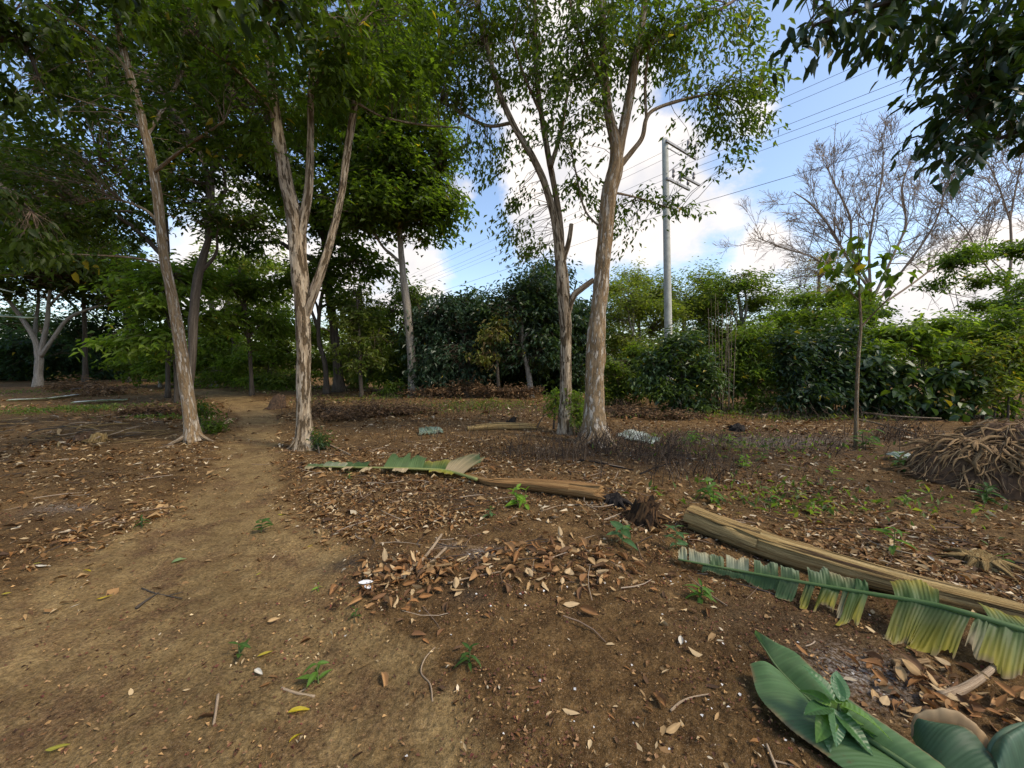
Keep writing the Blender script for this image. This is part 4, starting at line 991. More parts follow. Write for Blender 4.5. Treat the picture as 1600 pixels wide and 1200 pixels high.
bush("sucker_shrub", "green shrub at the foot of the tall grey trunk", 628, 622, 15.0,
     [(622, 606, 15, .45, .4, .35), (610, 614, 15, .4, .4, .25)], G_MID[:2], 110, 0.14, stems=4, cat="shrub", wl=.4)

# cluster of straight pale stalks
root = thing("stalk_plant", "cluster of straight pale stalks with grassy leaves in the hedge", "plant", at(1128, 645, 10.2) * np.array([1, 1, 0]))
org = np.array(root.location)
for k in range(13):
    x0 = 1112 + k * 2.8 + random.uniform(-2, 2); dd = 10.2 + random.uniform(-.2, .2)
    a_ = at(x0 + random.uniform(-3, 3), 640, dd); b_ = at(x0 + random.uniform(-5, 6) + (k - 6) * 1.0, random.uniform(455, 500), dd)
    Vv, Tt, U = tube(np.array([a_, a_ * .5 + b_ * .5 + rng.normal(0, .02, 3), b_]) - org, [0.012, 0.010, 0.006], 10, 6)
    obj("stalk", build_mesh("stalk", Vv, Tt, M_BARK_PALE, tube=U), root)

# cut brush: pale leaning sticks in the hedge foot
root = thing("stick_bunch", "bunch of pale leaning sticks at the hedge foot below the stalks", "sticks", gp(1100, 640))
org = np.array(root.location)
for k in range(8):
    a_ = gp(1092 + k * 3, 642); b_ = at(1075 + k * 9 + random.uniform(-6, 6), random.uniform(595, 618), 10.0)
    Vv, Tt, U = tube(np.array([a_, b_]) - org, [0.012, 0.006], 6, 6)
    obj("stick", build_mesh("stick", Vv, Tt, M_BARK_PALE, tube=U), root)

# sapling with big leaves
tree("sapling", "slim sapling with straight grey stem and a few big hanging leaves", 
     [(1337, 703, 8), (1338, 640, 7), (1341, 560, 6), (1345, 510, 5), (1343, 460, 4), (1342, 410, 3), (1346, 365, 2)], 6.2,
     limbs=[[(1345, 512, 4), (1360, 495, 3), (1385, 470, 2.5, -.2), (1400, 450, 2, -.3)], [(1343, 470, 3), (1320, 450, 2.5, .1), (1298, 440, 2, .2)], [(1342, 430, 3), (1370, 415, 2, .1), (1420, 412, 2, .1), (1440, 425, 1.5, .1)], [(1342, 415, 2.5), (1320, 395, 2), (1302, 388, 1.5)]],
     lobes=[(1310, 410, 6.2, .32, .3, .25), (1370, 400, 6.2, .42, .3, .22), (1345, 440, 6.2, .45, .3, .22), (1420, 430, 6.2, .25, .25, .12, .6), (1345, 375, 6.2, .2, .2, .2, .6), (1392, 470, 6.0, .18, .2, .12, .5)],
     bark=M_BARK_TAN, flare=0.1, sides=10, rings=40,
     crown=dict(n_clump=75, per=2, L=0.17, spread=0.07, cols=G_DARK + G_MID[:1], kind=8, hang=0.9, wl=.55, yellow=0.015, twig_r=(0.004, 0.002)))

# bare tree behind the hedge
def bare_tree(name, label, trunk, limbs, d, lev=(7, 6, 5), mat=M_BARK_GREY, tw=0.012, group=None, spread=1.0):
    P, R = poly(trunk, d)
    g = float(gz(P[0][0], P[0][1])); P[0][2] = g - .05
    org = np.array([P[0][0], P[0][1], g])
    root = thing(name, label, "tree", org, 0, group)
    Vv, Tt, U = tube(P - org, R, 30, 10, .08, 2, 3, .4)
    obj("trunk", build_mesh("trunk", Vv, Tt, mat, tube=U), root)
    first = []
    for lm in limbs:
        lp, lr = poly(lm, d)
        Vv, Tt, U = tube(lp - org, lr, 30, 8, .08, 2, random.randint(1, 99))
        obj("limb", build_mesh("limb", Vv, Tt, mat, tube=U), root)
        c = catmull(np.hstack([lp, lr[:, None]]), 24)
        first.append(c)
    tP, tR = [], []
    def spawn(c, n, level, length):
        for k in range(n):
            f = rng.uniform(0.25, 1.0) if k else 1.0
            i = min(len(c) - 2, int(f * (len(c) - 1)))
            p, r = c[i, :3], c[i, 3]
            t = unit(c[i + 1, :3] - c[i, :3])
            dr = unit(t * 0.9 + rng.normal(0, .55, 3) * spread + np.array([0, 0, 0.25]))
            L = length * rng.uniform(0.6, 1.2) * (1.15 - 0.5 * f)
            s = np.linspace(0, 1, 6)[:, None]
            bendv = rng.normal(0, .13, 3)
            q = p + dr * L * s + bendv * L * s * s + rng.normal(0, .010, (6, 3)) * L * (s > 0)
            rr = np.maximum(np.linspace(1, .35, 6) * min(r * .6, .06 / (level + .5)), tw * .62)
            tP.append(q); tR.append(rr)
            if level < len(lev) - 1:
                spawn(np.hstack([q, rr[:, None]]), lev[level + 1], level + 1, L * .62)
    for c in first:
        spawn(c, lev[0], 0, 2.5)
    tv, tt = twigs(np.array(tP), np.array(tR), 3)
    U = np.tile(np.array([[1, 0, 0], [0, 1, 0], [-1, 0, 0]]), (len(tv) // 3, 1)).astype(float); U[:, 2] = tv[:, 2]
    obj("twigs", build_mesh("twigs", tv - org, tt, mat, tube=U), root, kind="stuff")
    return root

M_BARK_BARE = tube_material("bark_bare", [(0.3, (0.22, 0.16, 0.115)), (0.55, (0.34, 0.26, 0.19)), (0.75, (0.46, 0.37, 0.28))], (3, 3, 2.0), 4, None, 0.4)
bare_tree("bare_tree", "leafless spreading tree with fine grey twigs against the blue sky", [(1370, 606, 6.5), (1368, 540, 6.1), (1366, 490, 5.6), (1360, 450, 4.7)],
          [[(1362, 470, 5.6), (1330, 432, 4.9), (1300, 420, 4.1), (1265, 400, 3.4), (1225, 388, 2.6), (1185, 372, 1.5)],
           [(1361, 455, 5.2), (1325, 405, 4.5), (1300, 360, 3.8), (1268, 320, 3.0), (1240, 300, 1.5)],
           [(1361, 450, 5.2), (1332, 390, 4.5), (1328, 340, 3.8), (1305, 290, 3.0), (1290, 255, 1.5)],
           [(1360, 450, 5.6), (1358, 390, 4.5), (1366, 330, 3.8), (1378, 280, 3.0), (1380, 225, 1.5)],
           [(1363, 470, 5.6), (1395, 400, 4.5, .3), (1415, 350, 3.8, .6), (1410, 290, 3.0, .8), (1430, 235, 1.5, 1)],
           [(1364, 480, 5.2), (1420, 410, 4.5, -.3), (1460, 350, 3.4, -.6), (1480, 290, 2.6, -.9), (1500, 250, 1.5, -1)],
           [(1364, 485, 5.2), (1430, 440, 4.1, .4), (1490, 390, 3.4, .8), (1530, 340, 2.2, 1.0), (1560, 300, 1.5, 1)]], 19.0, lev=(14, 8, 6), spread=1.0, mat=M_BARK_BARE)
bare_tree("bare_tree", "old thin crowned tree with heavy grey limbs at the hedge's end", [(1560, 606, 7.4), (1562, 540, 7.0), (1572, 470, 6.5), (1580, 400, 5.6), (1578, 330, 4.7)],
          [[(1578, 345, 3.8), (1560, 290, 2.8), (1540, 250, 2.3), (1520, 225, 1.4)], [(1579, 340, 3.8), (1590, 280, 3.2), (1600, 240, 2.3), (1618, 190, 1.4)],
           [(1574, 460, 3.8), (1530, 400, 2.8), (1510, 360, 2.3), (1470, 320, 1.4)], [(1578, 400, 3.2), (1620, 350, 2.8), (1660, 310, 1.9)], [(1576, 430, 2.8), (1540, 390, 2.3), (1555, 330, 1.9), (1545, 290, 0.9)]], 16.5, lev=(11, 7, 5), spread=1.1, mat=M_BARK_BARE)
bush("border_tree", "leafy light green tree clinging before the old grey limbs", 1535, 640, 14.5,
     [(1500, 400, 14.5, .75, .7, .55), (1530, 435, 14.5, .6, .6, .4), (1470, 440, 14.3, .5, .5, .3, .6), (1590, 385, 14.8, .6, .7, .5), (1590, 450, 14.6, .5, .6, .4), (1540, 480, 14.5, .7, .6, .35, .7)],
     G_MID[:2] + G_BRIGHT[:1], 420, 0.16, stems=6, cat="tree", group="light trees along the far border", stem_mat=M_BARK_GREY)
bush("border_tree", "small tree rising between the bare tree and the sapling", 1320, 640, 14.0,
     [(1310, 470, 14, .7, .7, .5), (1350, 480, 14.2, .7, .7, .4), (1285, 500, 14, .6, .6, .5)], G_MID, 260, 0.18, stems=5, cat="tree", group="light trees along the far border", stem_mat=M_BARK_GREY)

# ------------------------------------------------------------------ trees whose trunks stand outside the picture; their boughs reach in
def near_tree(name, label, base, top, limbs, lobes, cols, nc, per, Ls, leaf, kind=8, wl=.38, hang=.55, r0=.16, spread=.75, sub=12, yellow=0.0):
    base = np.array(base, float); base[2] = float(gz(base[0], base[1]))
    root = thing(name, label, "tree", base)
    P = np.array([base - [0, 0, .06], base * .5 + np.array(top) * .5 + [.08, .05, 0], top])
    Vv, Tt, U = tube(P - base, [r0, r0 * .85, r0 * .6], 40, 18, .08, 2.5, 7, .4)
    obj("trunk", build_mesh("trunk", Vv, Tt, M_BARK_TAN, tube=U), root)
    sk = []
    for lm in limbs:
        lp = np.array([at(*q[:3]) if len(q) == 3 else np.array(q[:3]) for q in lm])
        lp = np.vstack([np.array(top) * .9 + base * .1, lp])
        rr = np.linspace(r0 * .45, .012, len(lp))
        Vv, Tt, U = tube(lp - base, rr, 24, 8, .08, 3, random.randint(1, 99))
        obj("limb", build_mesh("limb", Vv, Tt, M_BARK_DARK, tube=U), root)
        sk.append(catmull(lp, 30)[8:])
    L3 = [(at(l[0], l[1], l[2]), np.array([l[3], l[4], l[5]]), l[6] if len(l) > 6 else 1.0) for l in lobes]
    (v, t_, c_), (tv, tt) = leaf_cloud(L3, nc, per, Ls, Ls * spread, cols, np.concatenate(sk), kind=kind, wl=wl, hang=hang, yellow=yellow, sub=sub, twig_r=(0.007, 0.003), lobe_sd=.28)
    obj("twigs", build_mesh("twigs", tv - base, tt, M_TWIG, tube=tv), root, kind="stuff")
    obj("crown", build_mesh("crown", v - base, t_, leaf, c_, smooth_shade=True), root)
    return root
near_tree("overhanging_tree", "tree overhanging the upper corner with large dark glossy leaves", (7.6, 2.6, 0), (7.2, 2.9, 4.6),
          [[(1760, 60, 4.2), (1600, 90, 4.2), (1510, 170, 4.2)], [(1800, -60, 4.4), (1560, -30, 4.3), (1400, 0, 4.3), (1270, 40, 4.3)], [(1750, 120, 4.4), (1620, 190, 4.3), (1520, 235, 4.3)]],
          [(1560, 100, 4.2, .62, .5, .5, 1.1), (1530, 180, 4.2, .48, .45, .32), (1490, 235, 4.2, .28, .3, .2, .6), (1600, 30, 4.2, .7, .6, .5), (1440, 30, 4.3, .45, .5, .26, .7), (1340, 30, 4.3, .42, .45, .22, .8), (1265, 60, 4.3, .32, .35, .3, .7), (1640, 170, 4.2, .5, .5, .4),
           (1350, -60, 4.3, .9, .6, .35, .8), (1560, -70, 4.2, .9, .6, .45, .8)],
          G_BLUE[:2] + G_DARK[:1], 330, 9, 0.17, M_LEAF_GLOSS, wl=.38, hang=.75)
near_tree("overhanging_tree", "tree leaning in from the far corner with soft dark shadowed leaves", (-5.6, 0.9, 0), (-5.0, 1.6, 4.6),
          [[(150, -60, 3.6), (300, -20, 3.4), (430, 0, 3.3)], [(-60, 40, 4.2), (30, 60, 4.4), (60, 120, 4.5)], [(-100, 250, 4.4), (0, 290, 4.6), (50, 330, 4.7)]],
          [(420, 0, 3.3, .32, .3, .2, .8), (320, -30, 3.4, .4, .4, .2, .6), (180, -40, 3.7, .5, .5, .2, .6), (20, 30, 4.3, .5, .5, .3), (20, 130, 4.5, .45, .5, .4, .6), (10, 330, 4.6, .4, .5, .3, .7), (40, 380, 4.7, .4, .5, .18, .5), (480, -40, 3.3, .4, .3, .25, .5)],
          G_DEEP, 190, 9, 0.12, M_LEAF, wl=.42, hang=.6)

# three yellow leaves that hang from the low branch
for (px, py, sz, lab) in [(118, 437, .10, "yellow hanging leaf lowest on the thin low branch"), (134, 418, .09, "yellow hanging leaf closest to the twig's bend"), (150, 424, .10, "yellow hanging leaf beside a dry curled one")]:
    p = at(px, py - 12, 5.9)
    v, t_, c_ = leaf_faces(np.zeros((1, 3)), np.array([[0.1, 0.0, -1.0]]), np.array([[0.2, -1.0, 0.0]]), np.array([sz * 1.7]), np.array([sz * 1.0]), np.array([[0.30, 0.22, 0.02]]), 8)
    st = np.array([[[0, 0, 0], [0.0, 0.02, .08], [0.02, .04, .2]]]); tv, tt = twigs(st, np.full((1, 3), .002), 4)
    root = thing("hanging_leaf", lab, "leaf", p, 0, "yellow leaves hanging from the low branch")
    obj("blade", build_mesh("blade", v, t_, M_LEAF, c_), root)
    obj("petiole", build_mesh("petiole", tv, tt, M_TWIG, tube=tv), root)

# ------------------------------------------------------------------ utility pole and wires
def flat_mat(name, col, rough=0.8, metal=0.0, nscale=6.0, var=0.25):
    m, n, l = new_mat(name)
    out = n.new("ShaderNodeOutputMaterial"); p = n.new("ShaderNodeBsdfPrincipled")
    tcn = n.new("ShaderNodeTexCoord")
    t = noise_node(n, l, tcn.outputs["Object"], nscale, 6, .6)
    r = ramp(n, [(0.3, tuple(c * (1 - var) for c in col)), (0.7, tuple(min(1, c * (1 + var)) for c in col))])
    l.new(t.outputs["Fac"], r.inputs[0]); l.new(r.outputs[0], p.inputs["Base Color"])
    p.inputs["Roughness"].default_value = rough; p.inputs["Metallic"].default_value = metal
    l.new(p.outputs[0], out.inputs[0])
    return m
M_CONC = flat_mat("concrete", (0.44, 0.43, 0.36), .9)
M_STEEL = flat_mat("galvanised_steel", (0.30, 0.29, 0.28), .6, .3)
M_PORC = flat_mat("porcelain", (0.20, 0.17, 0.15), .3)
M_WIRE = flat_mat("wire", (0.10, 0.11, 0.13), .6)

DP = 15.0
pt = at(1039, 217, DP); pb = at(1046, 600, DP)
pb = pb + (pt - pb) * ((0 - pb[2]) / (pt[2] - pb[2]))
pb[2] = float(gz(pb[0], pb[1])) - 0.2
pole = thing("utility_pole", "tall round concrete utility pole with two side arms behind the round bush", "utility pole", pb)
Vv, Tt, U = tube(np.array([pb, pb * .5 + pt * .5, pt]) - pb, [.155, .135, .11], 20, 20)
obj("shaft", build_mesh("shaft", Vv, Tt, M_CONC, tube=U), pole)
WD = unit(np.array([-0.60, 0.80, 0.0]))                 # direction of the line
AD = np.array([0.80, 0.60, 0.0])
def bar(name, a, b, w, mat, parent, org):
    a, b = np.array(a), np.array(b)
    t = unit(b - a); s = unit(np.cross(t, [0, 0, 1.0])); u = np.cross(s, t)
    Vb = np.array([e + s * w * i + u * w * j for e in (a, b) for i, j in ((-1, -1), (1, -1), (1, 1), (-1, 1))]) - org
    Qb = np.array([[0, 3, 2, 1], [4, 5, 6, 7], [0, 1, 5, 4], [1, 2, 6, 5], [2, 3, 7, 6], [3, 0, 4, 7]])
    return obj(name, build_mesh(name, Vb, Qb, mat, smooth_shade=False), parent)
up = at(1041, 224, DP) + [0, -.12, 0]
lo = at(1042, 282, DP) + [0, -.12, 0]
a1 = bar("cross_arm", up - AD * .1, up + AD * 2.05, .04, M_STEEL, pole, pb)
bar("arm_brace", up + [0, 0, -1.15], up + AD * 1.5 + [0, 0, -.06], .018, M_STEEL, pole, pb)
bar("arm_brace", up + [0, 0, -.22], up + AD * .9 + [0, 0, -.22], .015, M_STEEL, pole, pb)
a2 = bar("cross_arm", lo - AD * .1, lo + AD * 1.5, .04, M_STEEL, pole, pb)
a3 = bar("cross_arm", lo + AD * .15 - WD * .5 + [0, 0, -.05], lo + AD * 1.35 - WD * .5 + [0, 0, -.05], .035, M_STEEL, pole, pb)
bar("arm_brace", lo + [0, 0, -.75], lo + AD * 1.0 + [0, 0, -.06], .018, M_STEEL, pole, pb)
def insulator(p, h, arm):
    prof = [(0.012, 0), (0.012, .10 * h), (.05, .11 * h), (.06, .2 * h), (.035, .22 * h), (.055, .3 * h), (.05, .36 * h), (.03, .42 * h)]
    Pz = np.array([[0, 0, z] for r, z in prof]); rr = [r for r, z in prof]
    th = np.linspace(0, 2 * np.pi, 10, endpoint=False)
    V_ = np.concatenate([np.stack([r * np.cos(th), r * np.sin(th), np.full(10, z)], -1) for r, z in prof] + [np.array([[0, 0, .43 * h]])])
    T_ = []
    for a in range(len(prof) - 1):
        for j_ in range(10):
            q = (j_ + 1) % 10
            T_ += [[a * 10 + j_, a * 10 + q, a * 10 + 10 + q], [a * 10 + j_, a * 10 + 10 + q, a * 10 + 10 + j_]]
    e = (len(prof) - 1) * 10
    T_ += [[e + j_, e + (j_ + 1) % 10, len(V_) - 1] for j_ in range(10)]
    o = obj("insulator", build_mesh("insulator", V_, np.array(T_), M_PORC), arm, p - pb)
    return p + np.array([0, 0, .42 * h])
att = []
for f in (.35, .85, 1.4): att.append(insulator(lo + AD * f + [0, 0, .05], 1.0, a2))
for f in (.4, .9): insulator(lo + AD * f - WD * .5 + [0, 0, -.02], .8, a3)
for f in (1.45, 2.0): att.append(insulator(up + AD * f + [0, 0, .05], 1.2, a1))
att.append(at(1052, 329, DP))
wl_ = ["wire on the inner insulator of the lower pole arm", "wire on the middle insulator of the lower pole arm", "wire on the outer insulator of the lower pole arm",
       "high wire on the inner insulator of the top arm", "topmost wire at the outer end of the top arm", "lowest single cable passing the pole below both arms"]
for k, (p, lab) in enumerate(zip(att, wl_)):
    t = np.linspace(-22, 75, 60)
    Pw = p + WD * t[:, None]
    Pw[:, 2] += -0.35 * np.where(t < 0, 4 * (-t / 44) * (1 - (-t / 44)), 4 * (t / 80) * (1 - t / 80)) * 1.2
    Vv, Tt, U = tube(Pw, np.full(60, .006 if k < 5 else .008), 60, 6)
    o = obj("power_line", build_mesh("power_line", Vv - p, Tt, M_WIRE, tube=U), None, p)
    tag(o, "thin dark " + lab, "power line", "power lines")

# ------------------------------------------------------------------ felled banana stems
M_FIBRE = tube_material("banana_stem_fibre", [(0.22, (0.12, 0.065, 0.022)), (0.40, (0.34, 0.21, 0.075)), (0.58, (0.54, 0.375, 0.155)), (0.78, (0.70, 0.54, 0.27))], (5.5, 5.5, 0.7), 8, ((0.075, 0.042, 0.022), 0.56, 0.64, (3.2, 3.2, 0.9)), 1.0, .8, .03, 7.0)
M_FIBRE_ORANGE = tube_material("banana_stem_orange", [(0.22, (0.09, 0.045, 0.02)), (0.42, (0.24, 0.125, 0.045)), (0.6, (0.38, 0.22, 0.085)), (0.8, (0.52, 0.36, 0.18))], (4.5, 4.5, 0.9), 7, ((0.07, 0.038, 0.02), 0.60, 0.68, (2.2, 2.2, 1.6)), 0.8, .8, .02, 9.0)
M_ROTTEN = tube_material("rotten_stump", [(0.25, (0.035, 0.02, 0.011)), (0.5, (0.11, 0.058, 0.025)), (0.7, (0.26, 0.14, 0.05)), (0.85, (0.38, 0.24, 0.10))], (3.5, 3.5, 3.0), 7, ((0.03, 0.018, 0.010), 0.52, 0.6, (2.5, 2.5, 5)), 1.0, .85, .03, 7.0)
M_ROOT = tube_material("dry_root", [(0.25, (0.10, 0.058, 0.025)), (0.5, (0.235, 0.148, 0.068)), (0.75, (0.40, 0.275, 0.145))], (3, 3, 5), 5, None, .4)
M_STICK = tube_material("dry_stick", [(0.25, (0.14, 0.09, 0.05)), (0.5, (0.32, 0.23, 0.145)), (0.75, (0.50, 0.40, 0.28))], (4, 4, 6), 5, None, .4)
M_CHAR = tube_material("charred_wood", [(0.3, (0.012, 0.010, 0.009)), (0.6, (0.03, 0.024, 0.02)), (0.8, (0.075, 0.05, 0.035))], (4, 4, 5), 5, None, .8)
M_CLOD = flat_mat("earth_clod", (0.10, 0.056, 0.028), .95, 0, 18, .7)
M_BANANA = leaf_material("banana_leaf", 0.55, 0.30, 0.35, (1.3, 1.45, 0.6))

def weathered_leaf(name):
    m = leaf_material(name, 0.55, 0.28, 0.35, (1.3, 1.45, 0.6))
    n, l = m.node_tree.nodes, m.node_tree.links
    at_ = [x for x in n if x.type == 'ATTRIBUTE'][0]
    tcn = n.new("ShaderNodeTexCoord")
    sp = noise_node(n, l, tcn.outputs["Object"], 22.0, 7, .7); du = noise_node(n, l, tcn.outputs["Object"], 5.0, 5, .6)
    def mx(fac_node, lo, hi, amt, a, col):
        r = n.new("ShaderNodeMapRange"); r.inputs[1].default_value = lo; r.inputs[2].default_value = hi; r.inputs[4].default_value = amt
        l.new(fac_node.outputs["Fac"], r.inputs[0])
        x = n.new("ShaderNodeMix"); x.data_type = 'RGBA'; l.new(r.outputs[0], x.inputs[0]); l.new(a, x.inputs[6]); x.inputs[7].default_value = (*col, 1)
        return x.outputs[2]
    c = mx(sp, .62, .72, .8, at_.outputs["Color"], (.12, .075, .03))
    c = mx(du, .45, .75, .18, c, (.26, .25, .16))
    for lk in list(at_.outputs["Color"].links):
        if lk.to_node.type != 'MIX' or lk.to_node.blend_type == 'MULTIPLY':
            l.new(c, lk.to_socket)
    return m
M_BANANA = weathered_leaf("banana_leaf_weathered")

def arc_sheet(P, R, a0, a1, n=20, k=5, seed=0, lift=0.012):
    """a strip of sheath lying on a stem"""
    Q = catmull(np.hstack([P, np.asarray(R)[:, None]]), n); C, r = Q[:, :3], Q[:, 3]
    T = np.gradient(C, axis=0); T = unit(T)
    S = unit(np.cross(T, np.array([0, 0, 1.0]))); U = np.cross(S, T)
    ang = np.linspace(a0, a1, k)[None] + 0.25 * (noise2(np.linspace(0, 6, n), np.full(n, seed * 3.3), seed) - .5)[:, None]
    rr = r[:, None] + lift * (.4 + 1.2 * noise2(np.linspace(0, 5, n)[:, None] + 0 * ang, ang * 3 + seed, seed + 4))
    V_ = C[:, None] + rr[..., None] * (np.cos(ang)[..., None] * S[:, None] + np.sin(ang)[..., None] * U[:, None])
    i = np.arange(n - 1)[:, None] * k; j = np.arange(k - 1)[None]
    a, b, c, d = i + j, i + j + 1, i + k + j + 1, i + k + j
    T_ = np.concatenate([np.stack([a, b, c], -1).reshape(-1, 3), np.stack([a, c, d], -1).reshape(-1, 3)])
    s = np.concatenate([[0], np.cumsum(np.linalg.norm(np.diff(C, axis=0), axis=1))])
    Uv = np.stack([np.cos(ang), np.sin(ang), np.repeat(s[:, None], k, 1)], -1).reshape(-1, 3)
    return V_.reshape(-1, 3), T_, Uv

def banana_stem(name, label, bottom, radii, mat, sheaths=(), torn=0.0):
    P = []
    for (px, py), r in zip(bottom, radii):
        p = gp(px, py); back = unit(np.array([p[0], p[1], 0]))
        P.append(p + np.array([0, 0, r * .92]) + back * r * .75)
    P = np.array(P); org = P[0].copy(); org[2] = 0
    root = thing(name, label, "log", org)
    V_, T_, U_ = tube(P - org, radii, 90, 26, .07, 1.6, random.randint(1, 99), 0, ridges=.13, caps=False)
    # ragged cut end
    V_ = V_.reshape(90, 26, 3)
    ax = unit(P[1] - P[0]); rag = (noise2(np.arange(26) * .9, np.full(26, 2.2), 8) - .5)
    for i in range(6): V_[i] += ax * (rag * (6 - i) / 6 * torn)[:, None]
    V_ = V_.reshape(-1, 3)
    # closed ends: an inner disc slightly sunk
    c0, c1 = V_[:26].mean(0) + ax * .03, V_[-26:].mean(0)
    n0 = len(V_); V_ = np.vstack([V_, c0, c1]); U_ = np.vstack([U_, [0, 0, 0], [0, 0, 9]])
    jj = np.arange(26); jm = (jj + 1) % 26; e = 89 * 26
    T_ = np.concatenate([T_, np.stack([np.full(26, n0), jm, jj], -1), np.stack([np.full(26, n0 + 1), e + jj, e + jm], -1)])
    obj("stem", build_mesh("stem", V_, T_, mat, tube=U_), root)
    for k, (f0, f1, a0, a1) in enumerate(sheaths):
        C = catmull(np.hstack([P, np.array(radii)[:, None]]), 60)[int(f0 * 59):int(f1 * 59) + 1]
        v, t_, u = arc_sheet(C[:, :3] - org, C[:, 3], a0, a1, 24, 6, k + 3)
        obj("sheath", build_mesh("sheath", v, t_, mat, tube=u), root)
    return root
banana_stem("felled_banana_stem", "long tapering straw coloured felled banana stem beneath the torn leaf", [(1078, 828), (1197, 876), (1302, 907), (1425, 938), (1540, 962), (1680, 992)], [.094, .090, .080, .066, .052, .036], M_FIBRE,
            [(0.0, .45, .8, 2.0), (.15, .8, 1.6, 2.6), (.3, .98, .6, 1.5), (.05, .6, 2.3, 3.2), (.0, .3, -.1, .7)], .10)
banana_stem("felled_banana_stem", "shorter orange brown felled banana stem with a broken end", [(940, 786), (880, 776), (820, 767), (765, 760), (728, 745)], [.080, .074, .060, .044, .024], M_FIBRE_ORANGE,
            [(0.0, .7, .8, 2.0), (.2, .95, 1.9, 2.8)], .16)
banana_stem("felled_banana_stem", "weathered pale stem lying flat across the middle of the clearing", [(838, 672), (800, 672), (770, 672), (730, 674)], [.06, .07, .07, .05], M_FIBRE, [(0, .9, .8, 2.0)], .1)

def ragged_stump(name, label, px, py, r, h, mat, tilt=0.0, seed=1, cat="stump", core=None, jag=.45, n=22):
    p = gp(px, py); root = thing(name, label, cat, p)
    th = np.linspace(0, 2 * np.pi, n, endpoint=False)
    rows = 9
    top = h * (1 - jag + 2 * jag * noise2(np.cos(th) * 1.7 + seed, np.sin(th) * 1.7 + seed * 2.2, seed))
    V_, U_ = [], []
    for i in range(rows):
        f = i / (rows - 1)
        rr = r * (1.25 - .35 * f) * (1 + .18 * (noise2(np.cos(th) * 3 + seed, np.sin(th) * 3 + f * 2, seed + 2) - .5) * 2)
        z = top * f - .04 * (1 - f)
        V_.append(np.stack([rr * np.cos(th) + tilt * z, rr * np.sin(th), z], -1)); U_.append(np.stack([np.cos(th), np.sin(th), z], -1))
    for f in (.55, .1):                              # hollow inside of the break
        V_.append(np.stack([r * .9 * f * np.cos(th) + tilt * top * .6, r * .9 * f * np.sin(th), top * .55], -1)); U_.append(np.stack([np.cos(th) * f, np.sin(th) * f, top], -1))
    V_ = np.concatenate(V_); U_ = np.concatenate(U_)
    T_ = []
    for i in range(rows + 1):
        for j in range(n):
            q = (j + 1) % n
            T_ += [[i * n + j, i * n + q, i * n + n + q], [i * n + j, i * n + n + q, i * n + n + j]]
    obj("wood", build_mesh("wood", V_, np.array(T_), mat, tube=U_, smooth_shade=False), root)
    for k in range(9):                                # splinters and roots at the foot
        a = rng.uniform(0, 6.28); L = r * rng.uniform(1.2, 2.2)
        pp = np.array([[math.cos(a) * r * .8, math.sin(a) * r * .8, .05], [math.cos(a) * L * .8, math.sin(a) * L * .8, .03], [math.cos(a) * L * 1.2, math.sin(a) * L * 1.2, -.02]])
        v, t_, u = tube(pp, [.022, .014, .006], 7, 5)
        obj("root", build_mesh("root", v, t_, mat, tube=u), root)
    return root
ragged_stump("banana_stump", "split orange brown banana stump between the two felled stems", 1003, 812, .12, .15, M_ROTTEN, .25, 5, jag=.6, n=30)
ragged_stump("charred_stump", "small black burnt stump end in the mud by the shorter felled stem", 958, 786, .09, .07, M_CHAR, .1, 9)
ragged_stump("charred_stump", "black charred stump standing beside the pale flat stem", 795, 668, .10, .17, M_CHAR, .3, 3)
ragged_stump("charred_stump", "dark burnt stump at the edge of the sapling's bare patch", 1152, 672, .13, .10, M_CHAR, .1, 12)
ragged_stump("earth_clod", "brown clod of roots and earth beside the winding path", 432, 638, .20, .34, M_CLOD, .2, 7, "clod")
ragged_stump("rotten_stump", "low rotten hollow stump with dry fibres near the root mass", 1530, 882, .10, .06, M_FIBRE, .2, 15)

